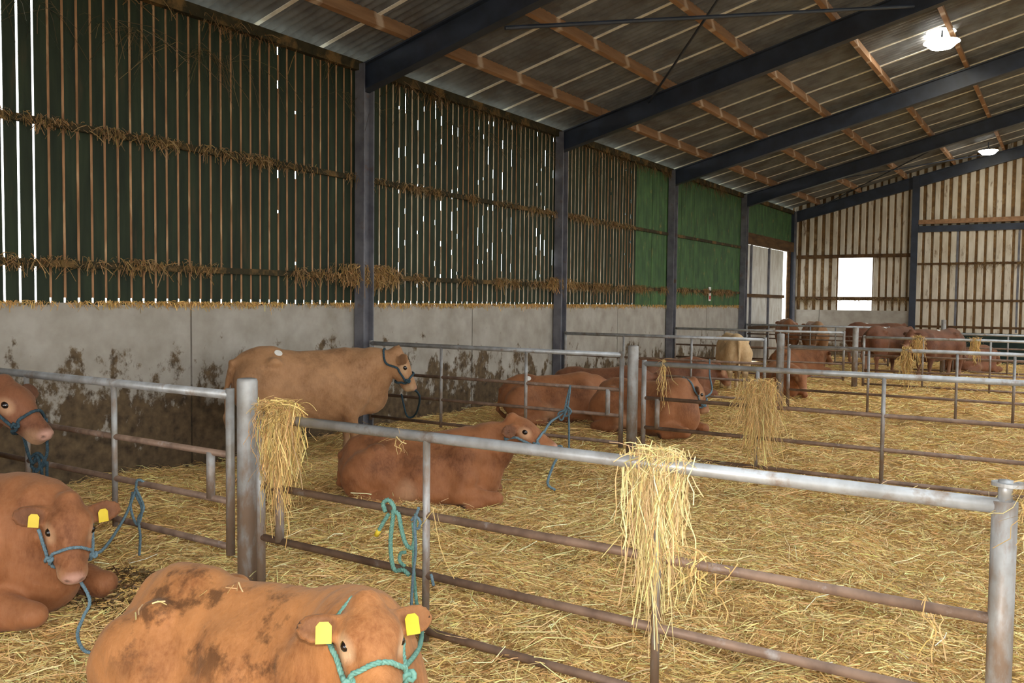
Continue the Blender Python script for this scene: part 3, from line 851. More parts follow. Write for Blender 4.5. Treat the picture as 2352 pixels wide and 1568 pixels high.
# ------------------------------------------------------------------ cattle: one continuous skin per animal
# The body is a smooth union of tapered limbs and rounded masses, polygonised into one mesh.
def _cap(p, a, b, ra, rb):
    ab = b - a; L2 = float(ab @ ab) + 1e-9
    t = np.clip(((p - a) @ ab) / L2, 0, 1)
    return np.linalg.norm(p - (a + t[..., None] * ab), axis=-1) - (ra + (rb - ra) * t)
def _ell(p, c, R, r):
    q = (p - c) @ R
    k0 = np.linalg.norm(q / r, axis=-1); k1 = np.linalg.norm(q / (r * r), axis=-1)
    return k0 * (k0 - 1.0) / np.maximum(k1, 1e-6)
def prim_eval(pr, p):
    return _cap(p, pr['a'], pr['b'], pr['ra'], pr['rb']) if pr['t'] == 'c' else _ell(p, pr['c'], pr['R'], pr['r'])
def prim_box(pr, m):
    if pr['t'] == 'c':
        r = max(pr['ra'], pr['rb'])
        return np.minimum(pr['a'], pr['b']) - r - m, np.maximum(pr['a'], pr['b']) + r + m
    e = np.sqrt(((pr['R'] * pr['r']) ** 2).sum(1))
    return pr['c'] - e - m, pr['c'] + e + m
def apply_op(f, d, pr):
    k = pr['k']
    if pr['sub']:
        h = np.maximum(k - np.abs(-f - d), 0) / k
        return np.maximum(f, -d) + h * h * k * .25
    h = np.maximum(k - np.abs(f - d), 0) / k
    return np.minimum(f, d) - h * h * k * .25
def sdf(prims, p):
    f = np.full(p.shape[:-1], .6)
    for pr in prims: f = apply_op(f, prim_eval(pr, p), pr)
    return f
def sdf_lim(prims, p):
    """sdf, each primitive only near its own box"""
    f = np.full(len(p), .5)
    for pr in prims:
        a, b = prim_box(pr, pr['k'] + .05)
        m = np.all((p > a) & (p < b), axis=1)
        if m.any(): f[m] = apply_op(f[m], prim_eval(pr, p[m]), pr)
    return f
def cap(a, b, ra, rb, k=.08, sub=False):
    return dict(t='c', a=np.array(a, float), b=np.array(b, float), ra=ra, rb=rb, k=k, sub=sub)
def ell(c, r, k=.1, R=None, sub=False):
    return dict(t='e', c=np.array(c, float), r=np.array(r, float), R=np.eye(3) if R is None else R, k=k, sub=sub)
def rot(ax, deg):
    return np.array(Matrix.Rotation(math.radians(deg), 3, ax))
def polygonise(prims, vox):
    los, his = zip(*[prim_box(p, .06) for p in prims if not p['sub']])
    lo = np.min(los, 0); hi = np.max(his, 0)
    n = np.ceil((hi - lo) / vox).astype(int) + 2
    F = np.full(n, .5, dtype=np.float32)
    ax = [lo[i] + vox * np.arange(n[i]) for i in range(3)]
    for pr in prims:
        a, b = prim_box(pr, pr['k'] + 2 * vox)
        i0 = np.clip(((a - lo) / vox).astype(int), 0, n - 1); i1 = np.clip(((b - lo) / vox).astype(int) + 2, 1, n)
        if np.any(i1 <= i0): continue
        sl = tuple(slice(i0[i], i1[i]) for i in range(3))
        X, Y, Z = np.meshgrid(*[ax[i][sl[i]] for i in range(3)], indexing='ij')
        F[sl] = apply_op(F[sl], prim_eval(pr, np.stack([X, Y, Z], -1)), pr)
    S = F < 0
    cnt = np.zeros(n - 1, dtype=np.int8)
    cor = [(i, j, k) for i in (0, 1) for j in (0, 1) for k in (0, 1)]
    def sh(A, c): return A[c[0]:A.shape[0] - 1 + c[0], c[1]:A.shape[1] - 1 + c[1], c[2]:A.shape[2] - 1 + c[2]]
    for c in cor: cnt += sh(S, c)
    act = (cnt > 0) & (cnt < 8)
    idx = np.argwhere(act); m = len(idx)
    vid = np.full(n - 1, -1, dtype=np.int32); vid[act] = np.arange(m)
    acc = np.zeros((m, 3)); w = np.zeros(m)
    val = {c: F[idx[:, 0] + c[0], idx[:, 1] + c[1], idx[:, 2] + c[2]].astype(float) for c in cor}
    for c in cor:
        for d in range(3):
            if c[d]: continue
            e = list(c); e[d] = 1; e = tuple(e)
            A, B = val[c], val[e]; x = (A < 0) != (B < 0)
            t = np.where(x, A / np.where(x, A - B, 1), 0)
            q = np.tile(np.array(c, float), (m, 1)); q[:, d] = t
            acc += q * x[:, None]; w += x
    V = lo + vox * (idx + acc / w[:, None])
    quads = []
    for d in range(3):
        s0 = [slice(None)] * 3; s1 = [slice(None)] * 3
        s0[d] = slice(0, n[d] - 1); s1[d] = slice(1, n[d])
        A = S[tuple(s0)]; B = S[tuple(s1)]
        e1, e2 = (d + 1) % 3, (d + 2) % 3
        E = np.argwhere(A != B)
        ok = (E[:, e1] > 0) & (E[:, e2] > 0) & (E[:, e1] < n[e1] - 1) & (E[:, e2] < n[e2] - 1)
        E = E[ok]
        def g(o1, o2):
            q = E.copy(); q[:, e1] -= o1; q[:, e2] -= o2
            return vid[q[:, 0], q[:, 1], q[:, 2]]
        Q = np.stack([g(1, 1), g(0, 1), g(0, 0), g(1, 0)], 1)
        fl = B[E[:, 0], E[:, 1], E[:, 2]]
        Q[fl] = Q[fl][:, ::-1]
        quads.append(Q)
    return V, np.vstack(quads)

def body_prims(pose, v):
    P = []
    if pose == 'stand':
        P += [ell((-.52, 0, .95), (.36, .27, .29), .12), ell((-.05, 0, .84), (.60, .30, .35), .15), ell((.42, 0, .88), (.34, .25, .37), .15),
              cap((-.74, 0, 1.14), (.50, 0, 1.13), .09, .10, .12), cap((-.50, 0, 1.19), (-.62, 0, 1.18), .09, .09, .1),
              ell((.66, 0, .70), (.17, .14, .2), .12), cap((-.3, 0, .60), (.35, 0, .56), .12, .14, .15)]
        for s in (-1, 1):
            P += [ell((-.24, s * .31, 1.02), (.14, .07, .10), .10, None, True), ell((-.70, s * .14, .84), (.18, .145, .29), .07), cap((-.55, s * .175, .86), (-.52, s * .18, .60), .17, .12, .06),
                  cap((-.52, s * .175, .60), (-.74, s * .16, .47), .105, .062, .06), cap((-.74, s * .16, .47), (-.70, s * .155, .14), .056, .042, .04),
                  cap((-.70, s * .155, .14), (-.66, s * .155, .05), .045, .05, .03), cap((-.66, s * .155, .045), (-.62, s * .155, .035), .055, .045, .02),
                  ell((.42, s * .19, .88), (.17, .10, .28), .05, rot('Y', 14)), cap((.44, s * .18, .72), (.36, s * .18, .56), .12, .085, .08),
                  cap((.36, s * .18, .56), (.41, s * .165, .33), .078, .054, .05), cap((.41, s * .165, .33), (.41, s * .16, .12), .047, .04, .03),
                  cap((.41, s * .16, .12), (.45, s * .16, .04), .044, .052, .03), ell((-.48, s * .225, 1.13), (.08, .055, .05), .05)]
        tb = (-.88, 0, 1.12)
        P += [cap((-.76, 0, 1.16), tb, .06, .045, .05), cap(tb, (-.94, v.get('tail', 0), .82), .036, .028, .03),
              cap((-.94, v.get('tail', 0), .82), (-.93, v.get('tail', 0) * 1.3, .52), .026, .03, .03), cap((-.93, v.get('tail', 0) * 1.3, .52), (-.92, v.get('tail', 0) * 1.3, .38), .045, .02, .04)]
        neck0 = np.array((.50, 0, .96)); breast = np.array((.66, 0, .74))
    else:
        P += [ell((-.05, 0, .36), (.60, .36, .35), .14), ell((-.52, .0, .40), (.36, .31, .31), .12), ell((.40, 0, .42), (.33, .29, .37), .14),
              cap((-.70, 0, .62), (.45, 0, .68), .09, .10, .12), cap((-.44, 0, .69), (-.56, 0, .68), .08, .08, .1),
              ell((.60, 0, .28), (.2, .17, .24), .12), ell((.0, 0, .16), (.62, .40, .16), .14)]
        for s in (-1, 1):
            P += [ell((-.22, s * .37, .55), (.12, .08, .12), .10, None, True), ell((-.55, s * .26, .33), (.28, .16, .27), .04, rot('Y', -18)), cap((-.60, s * .25, .48), (-.22, s * .37, .22), .12, .105, .05),
                  cap((-.22, s * .38, .20), (-.62, s * .42, .09), .095, .065, .03), cap((-.62, s * .42, .09), (-.28, s * .46, .07), .058, .046, .035),
                  cap((-.28, s * .46, .07), (-.16, s * .46, .06), .05, .052, .03), ell((-.47, s * .235, .625), (.08, .055, .055), .05),
                  ell((.40, s * .235, .44), (.17, .10, .25), .045, rot('Y', 14)), cap((.44, s * .26, .34), (.38, s * .30, .17), .13, .105, .05),
                  cap((.40, s * .29, .17), (.76, s * .27, .12), .10, .072, .05), cap((.76, s * .27, .12), (.52, s * .33, .065), .066, .05, .03),
                  cap((.52, s * .33, .065), (.43, s * .34, .055), .05, .05, .03),
                  cap((-.31, s * .27, .66), (-.27, s * .37, .50), .022, .03, .05, True), cap((-.27, s * .37, .50), (-.12, s * .43, .30), .03, .02, .05, True),
                  cap((.20, s * .33, .56), (.24, s * .37, .26), .018, .02, .04, True)]
        P += [cap((-.72, 0, .64), (-.86, .02, .52), .05, .04, .05), cap((-.86, .02, .52), (-.90, v.get('tail', .1), .2), .032, .028, .03),
              cap((-.90, v.get('tail', .1), .2), (-.78, v.get('tail', .1) * 2.6, .07), .028, .04, .03)]
        neck0 = np.array((.46, 0, .52)); breast = np.array((.62, 0, .32))
    return P, neck0, breast

def head_prims(o, R, s, ear_t, droop, nk):
    """o poll, R columns = muzzle / left / crown axes"""
    def h(x, y, z): return o + R @ (np.array((x, y, z), float) * s)
    P = [ell(h(.10, 0, -.085), np.array((.15, .112, .105)) * s, .05, R), ell(h(-.025, 0, -.02), np.array((.055, .06, .055)) * s, .06, R),
         cap(h(.11, 0, -.065), h(.39, 0, -.085), .092 * s, .070 * s, .05), ell(h(.15, 0, -.03), np.array((.13, .088, .045)) * s, .05, R)]
    for y in (-1, 1):
        P += [cap(h(.09, y * .055, -.165), h(.37, y * .024, -.145), .072 * s, .046 * s, .05),
              ell(h(.14, y * .084, -.028), np.array((.055, .034, .030)) * s, .035, R),            # brow
              ell(h(.172, y * .100, -.060), np.array((.045, .026, .040)) * s, .025, R),            # lids
              ell(h(.235, y * .10, -.115), np.array((.085, .022, .05)) * s, .04, R),               # cheek
              ell(h(.30, y * .066, -.10), np.array((.10, .026, .035)) * s, .04, R)]
    P += [ell(h(.445, 0, -.097), np.array((.062, .086, .068)) * s, .035, R), ell(h(.43, 0, -.155), np.array((.06, .056, .038)) * s, .03, R),
          ell(h(.485, 0, -.075), np.array((.035, .066, .040)) * s, .02, R)]
    for y in (-1, 1):
        P += [ell(h(.518, y * .046, -.068), np.array((.022, .019, .014)) * s, .012, R, True),
              cap(h(.225, y * .125, -.05), h(.29, y * .10, -.055), .012 * s, .008 * s, .03, True)]
        Re = R @ rot('Z', y * 10) @ rot('X', y * -droop)
        root_e = h(.06, y * .135, -.07)
        P += [cap(h(.08, y * .085, -.08), root_e, .045 * s, .034 * s, .035)]
        Rf = Re @ rot('Y', 25)
        ec = root_e + Rf @ (np.array((0, y * .08, 0)) * s)
        P += [ell(ec, np.array((.070 * s, .108 * s, max(.022 * s, ear_t))), .03, Rf)]
        if nk > 1:
            P += [ell(ec + Rf @ (np.array((.004, y * .004, .031)) * s), np.array((.056, .092, .026)) * s, .012, Rf, True)]
    return P, h

def make_cow(label, coat, pose, loc, ang, size=1.0, vox=.02, head=None, hs=.95, tags=0, group='cattle', droop=12, tail=.1, sticker=None, extra=None, eyes=True, dirt=.5, cat='cow', name='cow', sink=0.0, low=False):
    """loc: ground point below the trunk; ang: heading; head: (poll, muzzle dir, left dir) in world space"""
    ca, sa = math.cos(ang), math.sin(ang)
    A = np.array([[ca, -sa, 0], [sa, ca, 0], [0, 0, 1.0]])
    lz = float(floor_z(loc[0], loc[1])) - sink if len(loc) == 2 else loc[2]
    base = np.array([loc[0], loc[1], lz])
    root = empty(name, base); tag(root, label, cat, group)
    P, n0, br = body_prims(pose, dict(tail=tail))
    for p in P:
        for key in ('a', 'b', 'c', 'r'):
            if key in p: p[key] = p[key] * size
        for key in ('ra', 'rb', 'k'):
            if key in p: p[key] = p[key] * size
    n0 = n0 * size; br = br * size
    if head is None:
        o = np.array((.93, 0, 1.22)) * size if pose == 'stand' else np.array((.86, 0, .92)) * size
        if low: o = np.array((.96, .1, .66 if pose == 'lie' else .8)) * size
        xh = np.array((.62, 0, -.78)); yh = np.array((0, 1.0, 0))
    else:
        o = A.T @ (np.array(head[0]) - base); xh = A.T @ np.array(head[1]); yh = A.T @ np.array(head[2])
    xh = xh / np.linalg.norm(xh); yh = yh - xh * (yh @ xh); yh /= np.linalg.norm(yh)
    R = np.stack([xh, yh, np.cross(xh, yh)], 1)
    s = hs * size if head is None else hs
    H, h = head_prims(o, R, s, vox * .75, droop, 2 if vox < .018 else 1)
    nape = h(.02, 0, -.14); jaw = h(.10, 0, -.18)
    mid = (n0 + nape) / 2 + np.array((0, 0, .04)) * size
    P += [cap(n0, mid, .23 * size, .165 * size, .12), cap(mid, nape, .165 * size, .105 * s, .07),
          cap(br, (br + jaw) / 2 + np.array((0, 0, -.0)), .14 * size, .10 * size, .12), cap((br + jaw) / 2, jaw, .10 * size, .075 * s, .08)]
    if pose == 'lie':
        for sgn in (-1, 1):
            for q in (.25, .5, .72):
                a_ = n0 + (nape - n0) * q + np.array((0, sgn * .13, .02)) * size; b_ = br + (jaw - br) * q + np.array((0, sgn * .09, -.03)) * size
                P += [cap(a_ * .5 + b_ * .5 + np.array((.01, sgn * .045, 0)) * size, b_, .026 * size, .03 * size, .04)]
    allp = P + H
    V, Q = polygonise(allp, vox)
    # coat markings as vertex paint: pale (r), pink nose (g), dark hooves / switch / ear lining (b)
    C = np.zeros((len(V), 4)); C[:, 3] = 1
    loc_h = (V - o) @ R / s
    near = np.linalg.norm(loc_h - np.array((.2, 0, -.05)), axis=1) < .5
    def blob(c, r, soft=.35):
        d = np.linalg.norm((loc_h - np.array(c)) / np.array(r), axis=1)
        return np.clip((1 + soft - d) / (2 * soft), 0, 1) * near
    C[:, 0] = np.maximum.reduce([blob((.45, 0, -.13), (.075, .11, .075)) * .9, blob((.18, .115, -.06), (.062, .05, .05)) * .8, blob((.18, -.115, -.06), (.062, .05, .05)) * .8])
    C[:, 1] = blob((.52, 0, -.065), (.055, .085, .055)) * .9
    nz = np.maximum.reduce([blob((.518, y * .046, -.068), (.022, .018, .016), .2) for y in (-1, 1)])
    z = V[:, 2] / size; x = V[:, 0] / size
    hoof = np.zeros(len(V))
    if pose == 'stand':
        hoof = np.clip((.075 - z) / .02, 0, 1)
        C[:, 0] = np.maximum(C[:, 0], np.clip((.30 - z) / .2, 0, 1) * .5)
        sw = np.clip((.55 - z) / .05, 0, 1) * (x < -.86) * (z > .3); C[:, 2] = np.maximum(hoof, sw * .3)
        C[:, 0] = np.maximum(C[:, 0], np.clip((.72 - z) / .2, 0, 1) * (np.abs(V[:, 1] / size) < .16) * (x < -.2) * .5)
    else:
        for yy in (-1, 1):
            d = np.linalg.norm(V / size - np.array((-.13, yy * .46, .05)), axis=1); hoof = np.maximum(hoof, np.clip((.09 - d) / .02, 0, 1))
            d = np.linalg.norm(V / size - np.array((.41, yy * .34, .05)), axis=1); hoof = np.maximum(hoof, np.clip((.075 - d) / .02, 0, 1))
            d = np.linalg.norm((V / size - np.array((-.16, yy * .34, .18))) / np.array((.13, .2, .16)), axis=1); C[:, 0] = np.maximum(C[:, 0], np.clip(1.2 - d, 0, 1) * .7)
        C[:, 2] = hoof
    for yy in (-1, 1):                                   # darker hair lining the ears
        Re_ = rot('Z', yy * 10) @ rot('X', yy * -droop) @ rot('Y', 25)
        le = (loc_h - np.array((.06, yy * .135, -.07))) @ Re_ - np.array((0, yy * .085, 0))
        d = np.linalg.norm(le / np.array((.065, .10, .05)), axis=1)
        C[:, 2] = np.maximum(C[:, 2], np.clip((1.1 - d) / .3, 0, 1) * .42 * near)
    C[:, 2] = np.maximum(C[:, 2], nz * .8)
    D = np.zeros((len(V), 4)); D[:, 3] = 1
    hip = 1.1 if pose == 'stand' else .62
    D[:, :3] = (np.clip((z - hip + .28) / .2, 0, 1) * dirt * (x < .55))[:, None]
    ph = np.random.default_rng(int(abs(base[0] * 1000)) + 3).uniform(0, 6.28, 12)
    g = np.stack([sdf_lim(allp, V + e) - sdf_lim(allp, V - e) for e in np.eye(3) * .004], -1) if vox < .02 else None
    if g is not None:
        g /= np.maximum(np.linalg.norm(g, axis=1), 1e-6)[:, None]
        q = V / size
        nn = (np.sin(9 * q[:, 0] + 4 * q[:, 2] + ph[0]) * np.sin(7 * q[:, 2] + 5 * q[:, 1] + ph[1]) + .6 * np.sin(19 * q[:, 0] - 8 * q[:, 2] + ph[2]) * np.sin(15 * q[:, 2] + 12 * q[:, 1] + ph[3])
              + .45 * np.sin(41 * q[:, 0] + 13 * q[:, 2] + ph[4]) * np.sin(33 * q[:, 2] - 27 * q[:, 1] + ph[5]))
        V = V + g * (nn * .0065 * size * np.where(np.linalg.norm(loc_h - np.array((.2, 0, -.05)), axis=1) < .38, .25, 1.0))[:, None]
    me_obj = mk('body', V, Q, COATS[coat], None, True, C, 'Paint')
    a = me_obj.data.color_attributes.new('Dirt', 'FLOAT_COLOR', 'POINT'); a.data.foreach_set('color', D.astype(np.float32).ravel())
    me_obj.parent = root; me_obj.rotation_euler = (0, 0, ang)
    Rw = A @ R
    def hw(x, y, z): return base + A @ h(x, y, z)
    def surf(pts, off):
        """pull world points onto the skin, off outside it"""
        p = (np.array(pts) - base) @ A
        for _ in range(14):
            f = sdf(allp, p) - off
            g = np.stack([sdf(allp, p + e) - sdf(allp, p - e) for e in np.eye(3) * .002], -1) / .004
            p = p - (f[:, None] * g / np.maximum((g * g).sum(1), .05)[:, None]) * .9
        return p @ A.T + base
    if eyes:
        for y in (-1, 1):
            c = hw(.175, y * .121, -.050)
            n = 12; Vv = []; Ff = []
            for i in range(7):
                th = math.pi * i / 6
                for j in range(n):
                    ph = 2 * math.pi * j / n
                    Vv.append(c + Rw @ (np.array((math.sin(th) * math.cos(ph), math.cos(th) * .8, math.sin(th) * math.sin(ph) * .85)) * .029 * s))
            for i in range(6):
                for j in range(n):
                    k = (j + 1) % n; Ff.append((i * n + j, i * n + k, (i + 1) * n + k, (i + 1) * n + j))
            mk('eye', Vv, Ff, MAT['eye'], root, True)
    for y in ([-1, 1] if tags else []):
        Re = Rw @ rot('Z', y * 10) @ rot('X', y * -droop) @ rot('Y', 25)
        c = hw(.06, y * .135, -.07) + Re @ (np.array((.012, y * .06, .026)) * s)
        w_, h_ = .026, .032
        out = [(-w_, -h_ * 1.5), (w_, -h_ * 1.5), (w_, h_ * .3), (w_ * .55, h_ * .75), (-w_ * .55, h_ * .75), (-w_, h_ * .3)]
        dn = -(Re @ np.array((1.0, 0, 0))); dn = dn * .6 + np.array((0, 0, .4)); sd = Re @ np.array((0, 1.0, 0)); nn = np.cross(sd, dn); nn /= np.linalg.norm(nn)
        if nn @ (CAM - c) < 0: nn = -nn
        Vv = [c + sd * a + dn * b + nn * t for t in (.0, .003) for a, b in out]
        Ff = [tuple(range(5, -1, -1)), tuple(range(6, 12))] + [(i, (i + 1) % 6, 6 + (i + 1) % 6, 6 + i) for i in range(6)]
        mk('ear_tag', Vv, Ff, MAT['yellow'], root)['label'] = 'yellow plastic ear tag'
    if sticker is not None:
        p = surf([base + A @ (np.array(sticker) * size)], .0)[0]; q = surf([p], .006)[0]
        nrm = q - p; nrm /= np.linalg.norm(nrm)
        t1 = np.cross(nrm, np.array((0, 0, 1.0))); t1 /= max(np.linalg.norm(t1), .01); t2 = np.cross(nrm, t1)
        n = 18; Vv = [p + nrm * t + .042 * (math.cos(2 * math.pi * j / n) * t1 * 1.1 + math.sin(2 * math.pi * j / n) * t2) for t in (.006, .009) for j in range(n)]
        Ff = [tuple(range(n - 1, -1, -1)), tuple(range(n, 2 * n))] + [(i, (i + 1) % n, n + (i + 1) % n, n + i) for i in range(n)]
        mk('lot_sticker', Vv, Ff, MAT['white'], root)['label'] = 'round white lot sticker'
    return dict(root=root, hw=hw, surf=surf, s=s, h=h)

def halter(cow, mat, label, leads=(), r=.009, group='rope halters on cattle'):
    hw, surf = cow['hw'], cow['surf']
    X = .315
    band = [hw(X + .01 * math.cos(a), .10 * math.sin(a), -.10 + .12 * math.cos(a)) for a in np.linspace(0, 2 * math.pi, 19)]
    band = surf(band, r); band[-1] = band[0]
    parts = [rope(band, r, 4)]
    for y in (-1, 1):
        pts = [hw(X + .005, y * .085, -.115), hw(.25, y * .11, -.125), hw(.18, y * .13, -.13), hw(.12, y * .13, -.13), hw(.07, y * .12, -.17), hw(.02, y * .12, -.21), hw(-.03, y * .07, -.22), hw(-.06, 0, -.20)]
        parts.append(rope(surf(pts, r), r, 6))
        parts.append(knot(surf([hw(X + .005, y * .085, -.105)], r)[0], r * 2.6))
    for L in leads:
        parts.append(rope(L, r, 8))
    for L in leads:
        pass
    V, F = join(parts)
    o = mk('rope_halter', V, F, mat, None, True)
    return tag(o, label, 'halter', group)

def deg(a): return math.radians(a)
RA = math.degrees(math.atan2(RT[1], RT[0]))             # heading that runs to the picture's right, ~33 deg
def gpt(u, Z):                                           # ground point seen at column u, distance Z along the axis
    p = CAM + (FW + (u - 1176) / FPX * RT) * Z
    return (p[0], p[1])

# A: big golden one lying in front, face turned to the viewer
LY = (0, 0, 0)
gA = gpt(626, 3.36)
cowA = make_cow('golden-brown animal lying before the front gate, green halter and yellow ear tags', 'gold', 'lie', (*gA, -.02), deg(RA - 28), .89, .0115,
                head=(at(845, 1385, 2.92), cdir(.30, -.56, .76), cdir(.64, .26, -.72)), hs=.75, tags=1, droop=8, dirt=.75, group='cattle lying in straw')
pe = onY(955, 1180, F0 - .04)
halter(cowA, MAT['teal'], 'green rope halter on the golden-brown animal, tied up to the gate',
       [[cowA['hw'](.315, .085, -.11), at(960, 1492, 3.2), at(968, 1440, 3.7), onY(958, 1390, F0 - .06), onY(950, 1300, F0 - .05), pe]], r=.0095)
# B: red-brown one lying at the left with a blue halter
gB = gpt(-105, 4.95)
cowB = make_cow('red-brown animal lying with folded forelegs, blue halter tied to the wall-side gate', 'red', 'lie', (*gB, -.02), deg(RA - 14), 1.0, .013,
                head=(at(160, 1152, 4.72), cdir(.34, -.80, .50), cdir(.64, .22, -.72)), hs=.86, tags=1, droop=2, dirt=.4, group='cattle lying in straw')
kb = onY(316, 1112, F0 - .04)
halter(cowB, MAT['blue'], 'blue rope halter on the red-brown lying animal, tied to the gate rail',
       [[cowB['hw'](.315, .085, -.11), at(236, 1262, 4.9), onY(285, 1190, F0 - .3), onY(310, 1130, F0 - .06), kb + np.array((0, 0, .03)), kb + np.array((.03, .05, .0))],
        [onY(312, 1120, F0 - .05), onY(330, 1165, F0 - .06), onY(318, 1190, F0 - .07), onY(322, 1230, F0 - .06), onY(320, 1275, F0 - .06)],
        [onY(305, 1130, F0 - .05), onY(300, 1165, F0 - .06), onY(315, 1205, F0 - .07), onY(326, 1170, F0 - .06), onY(312, 1135, F0 - .05)],
        [cowB['hw'](.33, 0, -.20), at(205, 1372, 4.55), at(192, 1415, 4.5), at(178, 1455, 4.42), at(190, 1490, 4.32), at(212, 1500, 4.3)]])
# C: chestnut head reaching in at the far left, standing
gC = gpt(-330, 6.1)
cowC = make_cow('chestnut animal standing by the wall-side gate, dark blue rope under its muzzle', 'chestnut', 'stand', (*gC, -.04), deg(RA + 4), .96, .015,
                head=(at(16, 876, 6.0), cdir(.74, -.64, .18), cdir(.10, .18, -.97)), hs=.98, droop=10, dirt=.2, group='standing cattle')
halter(cowC, MAT['navy'], 'dark blue rope halter knotted below the chestnut muzzle',
       [[cowC['hw'](.33, 0, -.20), at(66, 1045, 6.05), at(76, 1065, 6.1), at(84, 1045, 6.1), at(92, 1072, 6.1), at(80, 1085, 6.1), at(100, 1060, 6.1), at(108, 1040, 6.1), at(108, 1010, 6.1)],
        [at(70, 1050, 6.1), at(88, 1040, 6.1), at(104, 1062, 6.1), at(86, 1078, 6.12), at(72, 1068, 6.12), at(96, 1048, 6.12)],
        [at(78, 1075, 6.1), at(76, 1110, 6.15), at(80, 1150, 6.2), at(72, 1190, 6.2)],
        [at(95, 1075, 6.1), at(98, 1110, 6.15), at(100, 1150, 6.2)], [at(108, 1060, 6.1), at(108, 1110, 6.15), at(112, 1150, 6.2)]], r=.011)
# D: tan one standing side-on along the wall
cowD = make_cow('tan animal standing side-on against the concrete wall, white sticker on its hip', 'tan', 'stand', (1.22, 7.0, -.06), deg(60), 1.02, .017,
                head=(at(918, 806, 10.05), cdir(.42, -.80, -.32), cdir(-.30, .22, -.92)), hs=.98, droop=-35, dirt=.25, sticker=(-.42, -.14, 1.24), group='standing cattle', tail=.05)
gk = onY(922, 905, F1 - .05)
halter(cowD, MAT['navy'], 'dark blue halter with red lead on the standing tan animal',
       [[cowD['hw'](.33, 0, -.2), at(962, 905, 10.6), onY(955, 950, F1 - .1), onY(935, 955, F1 - .08), gk]], r=.013)
# E: red-brown lying behind the front gate
cowE = make_cow('red-brown animal lying behind the front gate with blue rope to the next gate', 'red', 'lie', (*gpt(975, 7.85), -.08), deg(RA + 2), .87, .017,
                head=(at(1183, 958, 7.9), cdir(.86, -.46, .22), cdir(.22, .1, -.97)), hs=.92, droop=20, dirt=.35, group='cattle lying in straw')
ke = onY(1310, 885, F1 - .03)
halter(cowE, MAT['blue'], 'blue halter on the animal behind the front gate, knotted high on a rail',
       [[cowE['hw'](.315, .085, -.10), at(1262, 972, 8.2), onY(1285, 955, F1 - .25), onY(1302, 940, F1 - .05), onY(1308, 905, F1 - .04), ke],
        [ke, onY(1300, 925, F1 - .05), onY(1298, 955, F1 - .06), onY(1312, 945, F1 - .05), onY(1300, 930, F1 - .05)],
        [onY(1302, 940, F1 - .06), onY(1290, 965, F1 - .08), onY(1282, 950, F1 - .1), onY(1296, 942, F1 - .06)],
        [onY(1306, 940, F1 - .05), onY(1307, 985, F1 - .05), onY(1307, 1030, F1 - .08), onY(1308, 1050, F1 - .1)],
        [cowE['hw'](.40, 0, -.18), at(1290, 1025, 7.8), at(1270, 1070, 7.7), at(1258, 1110, 7.6), at(1275, 1125, 7.6)]], r=.012)
# pen beyond
make_cow('red-brown animal lying behind second gate, white sticker on its rump', 'red', 'lie', gpt(1276, 12.75), deg(RA + 6), .93, .026, hs=.9, sticker=(-.45, -.13, .72), group='cattle lying in straw', dirt=.2, low=True)
make_cow('dark red animal lying behind the stickered one near the wall', 'chestnut', 'lie', gpt(1385, 14.0), deg(RA - 10), .95, .03, hs=.9, group='cattle lying in straw', dirt=.2, low=True)
cowF = make_cow('chestnut animal lying behind second gate with head up in pale blue halter', 'red', 'lie', gpt(1490, 11.75), deg(RA - 40), .95, .024,
                head=(at(1598, 875, 11.6), cdir(.50, -.80, -.25), cdir(-.2, .2, -.95)), hs=.92, group='cattle lying in straw', dirt=.3)
halter(cowF, MAT['blue'], 'pale blue rope halter on the chestnut animal behind second gate',
       [[cowF['hw'](.30, .08, -.1), at(1634, 900, 12.2), at(1630, 860, 13.2), onY(1630, 825, F2 - .05)]], r=.012)
make_cow('dark chestnut animal lying beyond the third fence beside the cream one', 'chestnut', 'lie', gpt(1545, 16.4), deg(RA + 4), .98, .035, hs=.9, eyes=False, group='cattle lying in straw', dirt=.2, low=True)
make_cow('cream animal standing rump-first beyond the third fence', 'cream', 'stand', gpt(1683, 18.3), deg(RA + 84), .97, .028, hs=.9, eyes=False, group='standing cattle', dirt=.0, tail=0)
make_cow('brown animal lying behind the second post of the third fence', 'red', 'lie', gpt(1796, 17.0), deg(RA - 88), .86, .035, hs=.9, eyes=False, group='cattle lying in straw', dirt=.2, low=True)
make_cow('light brown animal lying before the two rear-facing ones', 'red', 'lie', gpt(1838, 22.6), deg(RA + 20), .95, .035, hs=.9, eyes=False, group='cattle lying in straw', dirt=.2, low=True)
make_cow('brown animal standing rump-first nearest the white sliding door', 'red', 'stand', gpt(1806, 26.6), deg(RA + 78), 1.0, .035, hs=.9, eyes=False, group='standing cattle', dirt=.2, sticker=(-.6, .05, 1.26))
make_cow('brown animal with pale legs standing rump-first below the bright window', 'tan', 'stand', gpt(1870, 26.0), deg(RA + 80), 1.0, .035, hs=.9, eyes=False, group='standing cattle', dirt=.2)
make_cow('dark red animal standing broadside farthest back with white sticker', 'dark', 'stand', gpt(2010, 26.6), deg(RA + 6), 1.03, .035, hs=.9, eyes=False, group='standing cattle', dirt=.2, sticker=(-.3, -.05, 1.26))
make_cow('dark red animal standing with pale tail, rump towards the post', 'dark', 'stand', gpt(2042, 21.9), deg(RA + 32), .97, .033, hs=.9, eyes=False, group='standing cattle', dirt=.2, sticker=(-.3, -.08, 1.24))
make_cow('dark red animal standing at the right end of the group, before green panel', 'dark', 'stand', gpt(2150, 21.6), deg(RA + 205), .97, .033, hs=.9, eyes=False, group='standing cattle', dirt=.2, sticker=(.0, .05, 1.2))
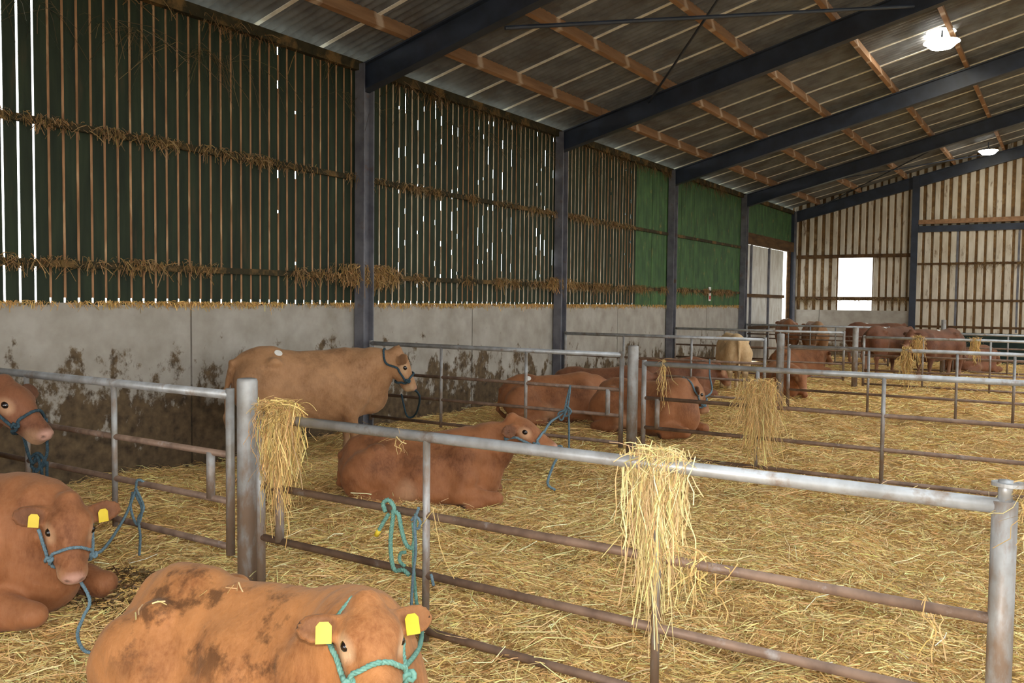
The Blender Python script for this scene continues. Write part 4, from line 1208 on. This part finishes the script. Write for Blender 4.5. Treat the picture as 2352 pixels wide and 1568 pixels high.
make_cow('brown animal lying before the green panel at the passage end', 'chestnut', 'lie', gpt(2235, 23.6), deg(RA + 20), .95, .035, hs=.9, eyes=False, group='cattle lying in straw', dirt=.2, low=True)

# stray straw bits on the golden-brown back
bk = cowA['surf']([at(u, v, 3.4) for u, v in ((505, 1322), (520, 1326), (545, 1330), (535, 1322), (375, 1368), (362, 1365), (298, 1400), (306, 1392), (520, 1334), (450, 1340))], .006)
PB = []
for p in bk:
    d = RNG.normal(size=3); d[2] *= .15; d = d / np.linalg.norm(d) * RNG.uniform(.02, .05)
    PB.append(cowA['surf']([p - d, p, p + d], .006))
v_, f_, c_ = strands(np.array(PB), .006, straw_cols(len(PB), (236, 206, 150), .15))
stuff('straw_bits', [(v_, f_, c_)], 'stray straw bits on the back of the golden-brown animal')
# loose tie ropes on the front gate
yr = F0 - .045
parts = [rope([onY(u, v, yr) for u, v in ((885, 1175), (880, 1155), (893, 1148), (905, 1165), (903, 1185), (897, 1240), (900, 1290), (908, 1310), (925, 1308), (940, 1320))], .012, 8),
         rope([onY(u, v, yr) for u, v in ((900, 1175), (915, 1180), (922, 1215), (932, 1248), (945, 1258), (952, 1240), (950, 1200))], .012, 8),
         rope([onY(u, v, yr) for u, v in ((930, 1300), (918, 1288), (920, 1270), (932, 1268))], .010, 8),
         rope([onY(u, v, yr) for u, v in ((893, 1180), (880, 1200), (868, 1222))], .011, 6)]
tr = o = mk('tie_rope', *join(parts), MAT['teal'], None, True); tag(o, 'green rope looped over the front gate rail', 'rope')
mk('rope_end', *tube([onY(871, 1217, yr), onY(864, 1229, yr)], .014, 10), MAT['yellow'], tr, True)
parts = [rope([onY(u, v, yr - .01) for u, v in ((962, 1165), (952, 1200), (955, 1260), (948, 1330), (945, 1400), (948, 1450), (940, 1520), (936, 1560))], .008, 8),
         rope([onY(u, v, yr) for u, v in ((948, 1200), (958, 1215), (966, 1200), (955, 1185), (945, 1195))], .008, 8),
         rope([onY(u, v, yr) for u, v in ((990, 1318), (996, 1345))], .008, 6)]
o = mk('tie_rope', *join(parts), MAT['blue'], None, True); tag(o, 'thin blue rope hanging down the roped upright of the front gate', 'rope')
